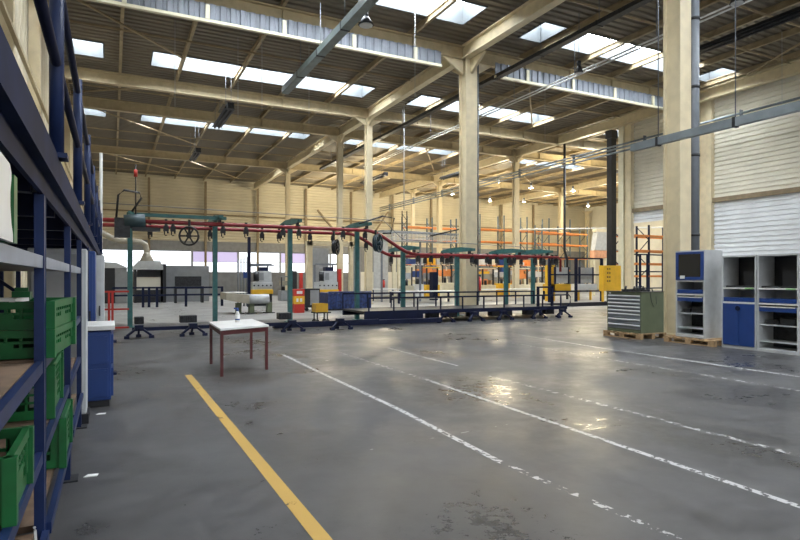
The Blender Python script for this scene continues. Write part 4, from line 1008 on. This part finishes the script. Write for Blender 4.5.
# pallet racks
UPR = mat('rack_upright_grey_blue', (.10, .14, .17))
def rack(x0, n, bw, Y, zs, top, label, dpt=1.1, load=False):
    UM = UPR if Y > 40 else NAVY
    t = thing('pallet_rack', label, 'pallet rack', (x0+n*bw/2, Y, 0))
    for i in range(n+1):
        x = x0+i*bw
        for y in (Y, Y+dpt): MB().box(x-.06, x+.06, y-.05, y+.05, 0, top).build('upright', UM, t)
        m = MB(); z = .3; s_ = 0
        while z+1 < top: m.bar((x, Y+(dpt if s_ else 0), z), (x, Y+(0 if s_ else dpt), z+1), .05); z += 1; s_ = 1-s_
        m.build('frame_bracing', UM, t)
        if i < n:
            for z in zs:
                for y in (Y-.06, Y+dpt+.06): MB().box(x+.06, x+bw-.06, y-.03, y+.03, z-.14, z).build('beam', ORG, t)
                MB().box(x+.06, x+bw-.06, Y+.02, Y+dpt-.02, z-.05, z-.01).build('mesh_deck', BELT, t)
    return t
R = XatY
rack(R(407,51), 2, 2.9, 51, (6.7, 5.4, 3.9, 2.4), 7.7, 'orange and blue pallet racking left of the big middle column at the rear')
rack(R(480,50), 4, 3.1, 50, (6.7, 5.4, 3.9, 2.4), 8.2, 'orange pallet racking right of the big middle column at the rear')
rack(R(542,46), 2, 3.1, 46, (6.2, 5.0, 3.6), 7.0, 'orange pallet racking behind the thin black pipe')
rack(R(626,29), 2, 2.9, 29.5, (4.65, 3.55, 2.6, 1.7), 5.4, 'orange pallet racking seen through the half-open shutter at right')

# hopper
Y = 36.0; x0, x1 = R(595,Y), R(607,Y); z = lambda p: zat(p, (x0+x1)/2, Y)
t = thing('grey_hopper', 'pale grey hopper on an orange base left of the black column', 'hopper', ((x0+x1)/2, Y, 0))
MB().prism([(x0+.3, z(232)), (x1, z(232)), (x1, z(250)), (x0, z(250))], 'y', Y, Y+.5).build('bin', LGREY, t)
MB().box(x0+.2, x1, Y, Y+.5, z(232), z(229)).build('lid', CREAM, t)
MB().box(x0-.1, x1, Y, Y+.5, z(258), z(250.5)).build('orange_base', mat('faded_orange', (.75, .38, .22)), t)
for xx in (x0, x1-.1):
    for yy in (Y+.05, Y+.35): MB().box(xx-.05, xx+.08, yy, yy+.1, 0, z(258)).build('leg', CREAM, t)
# guard frame (navy)
Y = 27.5
def zf(p, px): return zat(p, R(px,Y), Y)
t = thing('safety_fence', 'navy steel guard fence holding grey boards left of the yellow box', 'guard fence', (R(575,Y), Y, 0))
zt_ = zf(258, 575)
for px in (549.5, 576, 601.5): MB().box(R(px,Y)-.08, R(px,Y)+.08, Y-.06, Y+.06, 0, zt_).build('post', NAVY, t)
for p in (258, 274.5, 291): zz = zf(p, 575); MB().box(R(549,Y), R(602,Y), Y-.04, Y+.04, zz-.06, zz+.03).build('rail', NAVY, t)
for a, b_ in ((557.5, 569.5), (582, 594)):
    p_ = MB().box(R(a,Y), R(b_,Y), Y+.15, Y+.19, zf(283,575), zf(267.5,575)).build('board', LGREY, t)
    for q0, q1 in ((a-1.2, a), (b_, b_+1.2)): MB().box(R(q0,Y), R(q1,Y), Y+.12, Y+.22, zf(284,575), zf(267,575)).build('edge_frame', NAVY, p_)
    for xx in (R(a+2,Y), R(b_-2,Y)): MB().box(xx-.03, xx+.03, Y+.1, Y+.15, zf(274.5,575)-.03, zf(274.5,575)+.03).build('clip', NAVY, p_)
# fence seen through shutter
Y = 26.8
t = thing('safety_fence', 'navy steel guard fence standing in the half-open shutter opening', 'guard fence', (R(645,Y), Y, 0))
for px in (625.5, 640, 647.5, 663): MB().box(R(px,Y)-.07, R(px,Y)+.07, Y-.05, Y+.05, 0, zat(254, R(px,Y), Y)).build('post', NAVY, t)
for p in (254.5, 271.5, 288): zz = zat(p, R(645,Y), Y); MB().box(R(625,Y), R(665,Y), Y-.04, Y+.04, zz-.05, zz+.03).build('rail', NAVY, t)
# yellow control box
Y = 24.6; x0, x1 = R(603.5,Y), R(621,Y); z = lambda p: zat(p, (x0+x1)/2, Y)
x1 = min(x1, XR-.15)
t = thing('control_cabinet', 'bright yellow electrical control cabinet with black buttons at the wall end', 'control box', ((x0+x1)/2, Y, 0))
MB().box(x0, x1, Y, Y+.35, z(291), z(265.5)).build('body', YEL, t, .01)
d = MB().box(x0+.03, x0+(x1-x0)*.62, Y-.02, Y, z(290), z(266.5)).build('door', YEL, t, .004)
for i in range(2):
    for j in range(4): MB().cyl((x0+.3+.17*i, Y-.045, z(269+j*4)), (x0+.3+.17*i, Y-.02, z(269+j*4)), .045, n=10).build('button', BLACK, d)
for xx in (x0+.05, x1-.15): MB().box(xx, xx+.1, Y+.1, Y+.2, 0, z(291)).build('leg', YEL, t)
# yellow tall frames behind guard frame
Y = 29.0
t = thing('yellow_machine', 'yellow machine standing behind the navy guard frame', 'frame', (R(560,Y), Y, 0))
MB().box(R(547,Y), R(549,Y), Y, Y+.2, 0, zat(265, R(548,Y), Y)).build('post', YEL, t)
MB().box(R(551,Y), R(555,Y), Y, Y+.2, 0, zat(265, R(553,Y), Y)).build('post', YEL, t)
MB().box(R(551,Y), R(571,Y), Y, Y+.8, zat(291,R(560,Y),Y), zat(284,R(560,Y),Y)).build('bed', YEL, t)
for px in (579, 591): MB().box(R(px,Y)-.06, R(px,Y)+.06, Y, Y+.1, 0, zat(290,R(px,Y),Y)).build('leg', YEL, t)
MB().box(R(576,Y), R(597,Y), Y, Y+.9, zat(290,R(585,Y),Y), zat(284,R(585,Y),Y)).build('white_bed', WHT, t)
# long white packing tables
for (a, b_, Y, p0, lab_) in ((398, 460, 30, 291, 'long white packing table behind the conveyor left of the middle column'), (478, 546, 31, 289, 'long white packing table behind the conveyor right of the middle column'), (372, 402, 34, 289, 'white packing table behind the blue tarpaulin bin')):
    x0, x1 = R(a,Y), R(b_,Y); zt_ = zat(p0, (x0+x1)/2, Y)
    t = thing('packing_table', lab_, 'table', ((x0+x1)/2, Y+.6, 0))
    MB().box(x0, x1, Y, Y+1.3, zt_-.05, zt_).build('tabletop', WHT, t)
    MB().box(x0+.1, x1-.1, Y+.1, Y+1.2, .25, .3).build('lower_shelf', BELT, t)
    for xx in (x0+.05, x1-.15):
        for yy in (Y+.05, Y+1.15): MB().box(xx, xx+.1, yy, yy+.1, 0, zt_-.05).build('leg', NAVY, t)
# small red columns, extinguisher, misc machines in centre rear
def item(name, px0, px1, Y, py0, py1, m, label, cat, dp=.5, floor=False):
    x0, x1 = R(px0,Y), R(px1,Y); z0 = 0 if floor else zat(py1, (x0+x1)/2, Y); z1 = zat(py0, (x0+x1)/2, Y)
    return tag(MB().box(x0, x1, Y, Y+dp, z0, z1).build(name, m, None, .02), label, cat)
def machine(px0, px1, Y, py0, m1, m2, label, cat='machine'):
    x0, x1 = R(px0,Y), R(px1,Y); zt_ = zat(py0, (x0+x1)/2, Y); w = x1-x0
    t = thing('rear_machine', label, cat, ((x0+x1)/2, Y+.4, 0))
    MB().box(x0, x1, Y, Y+.8, 0, zt_*.42).build('base', m1, t, .02)
    for xx in (x0+w*.08, x1-w*.16): MB().box(xx, xx+w*.08, Y+.1, Y+.2, zt_*.42, zt_).build('post', DARK, t)
    MB().box(x0+w*.1, x1-w*.1, Y+.2, Y+.7, zt_*.62, zt_*.8).build('head', m2, t, .02)
    MB().box(x0, x1, Y+.05, Y+.7, zt_-.08, zt_).build('top_bar', m1, t)
    MB().cyl((x0+w*.3, Y+.1, zt_*.42), (x0+w*.3, Y+.1, zt_*.58), .12, n=10).build('reel', BLACK, t)
machine(404, 414, 35, 266, CREAM, LGREY, 'cream machine with dark reel behind the conveyor at the rail dip')
machine(416, 424, 36.5, 264, WHT, BLUE2, 'white machine with a blue head, second right of the rail dip')
machine(426, 440, 38, 267, YEL, MGREY, 'machine with yellow base and dark posts left of the middle column')
machine(442, 454, 40, 264, CREAM, ORG, 'machine with an orange head just left of the middle column')
machine(482, 496, 37, 268, BEI, BELT, 'beige machine just right of the middle column')
machine(498, 512, 39, 266, YEL, LGREY, 'machine with a yellow base behind the teal post right of the column')
machine(516, 530, 37, 268, CREAM, ORG, 'machine with an orange head behind the last teal posts')
machine(532, 545, 40, 266, BEI, WHT, 'beige machine with a white head near the navy guard frame')
machine(281, 290, 37, 276, MGREY, BELT, 'small grey machine left of the teal post at the red cabinet')
for (a, b_, Y, p0, m_, l) in ((433, 438, 33.5, 272, NAVY, 'dark navy locker standing behind the white packing table'),
                              (291.5, 297, 44, 271, DARK, 'dark upright cabinet below the rear windows'),
                              ):
    item('upright_locker', a, b_, Y, p0, 300, m_, l, 'locker', .5, True)
def extinguisher(px, Y, py, label):
    x = R(px,Y); z = zat(py, x, Y); t = thing('fire_extinguisher', label, 'fire extinguisher', (x, Y, z))
    MB().cyl((x, Y, z-.3), (x, Y, z+.25), .12, n=12).cyl((x, Y, z+.25), (x, Y, z+.33), .12, .05, 12).build('bottle', RED2, t)
    MB().box(x-.05, x+.12, Y-.02, Y+.02, z+.33, z+.40).build('valve', BLACK, t)
    MB().box(x-.04, x+.04, Y+.12, Y+.16, z-.25, z+.3).build('bracket', DARK, t)
item('red_pillar', 300, 303, 42, 273, 300, RED2, 'slim red pillar behind the red and yellow cabinet', 'pillar', .3, True)
extinguisher(478.5, 21.15, 284, 'red fire extinguisher mounted on the big middle column')
extinguisher(383.5, 43.8, 284, 'red fire extinguisher hanging in front of the pale sliding door')
# colourful shelves of boxes at the rear (centre-right)
col = [CREAM, ORG, WHT, YEL, BELT, LGREY, BLUE2, PAL]
for (pa, pb, Y, lab_) in ((408, 452, 44.5, 'stocked shelf left of the middle column'), (482, 545, 43.5, 'stocked shelf right of the middle column')):
    x0, x1 = R(pa,Y), R(pb,Y)
    t = thing('stock_shelf', lab_.replace('stocked', 'long cream stocked'), 'shelf', ((x0+x1)/2, Y, 0))
    for z in (.9, 1.8, 2.7): MB().box(x0, x1, Y, Y+.9, z-.05, z-.003).build('shelf_board', ORG if z > 2 else BELT, t)
    n = int((x1-x0)/2.2)
    for i in range(n+1): xx = x0+(x1-x0)*i/n; MB().box(xx-.05, xx+.05, Y+.92, Y+1.02, 0, 3.3).build('upright', CREAM, t)
    for z, zl in ((.9, 'lowest'), (1.8, 'middle'), (2.7, 'top')):
        x = x0+.2
        while x < x1-.9:
            w = random.uniform(.35, .8); h = random.uniform(.25, .7)
            tag(MB().box(x, x+w, Y+.1, Y+.8, z, z+h).box(x+w*.1, x+w*.9, Y+.08, Y+.1, z+h*.3, z+h*.5).build('stock_box', random.choice(col)), 'small box on the %s board of the %s' % (zl, lab_.replace('stocked ', '')), 'box', '%s boxes, %s' % (zl, lab_))
            x += w+random.uniform(.1, .6)

# ================================================================== LIGHT
w = bpy.data.worlds.new('sky'); SC.world = w; w.use_nodes = True
bg = w.node_tree.nodes['Background']; bg.inputs['Color'].default_value = (.80, .88, 1.0, 1); bg.inputs['Strength'].default_value = .5
for ob in list(COL.objects):
    if ob.get('group') and ob.type == 'EMPTY' and False: pass
def area(loc, rot, sx, sy, e_, col_=(1,1,1)):
    l = bpy.data.lights.new('fill_light', 'AREA'); l.shape = 'RECTANGLE'; l.size = sx; l.size_y = sy; l.energy = e_; l.color = col_
    o = bpy.data.objects.new('fill_light', l); COL.objects.link(o); o.location = loc; o.rotation_euler = rot; return o
# added fill light across the open end behind the camera, lifts the ambient
area((13, YN+.3, 5.0), (PI/2, 0, 0), 26, 9, 500, (1, .97, .92))
# high bay lamps of the rear hall
for (x, y) in ((33,33),(33,44),(33,54),(47,33),(47,44),(47,54),(20,44),(20,54)):
    l = bpy.data.lights.new('high_bay', 'POINT'); l.energy = 900; l.color = (1, .86, .58); l.shadow_soft_size = .3
    o = bpy.data.objects.new('high_bay', l); COL.objects.link(o); o.location = (x, y, 9.0)

SC.view_settings.view_transform = 'Standard'; SC.view_settings.look = 'None'
SC.view_settings.exposure = 0.60; SC.view_settings.gamma = 1.0; SC.view_settings.use_curve_mapping = False
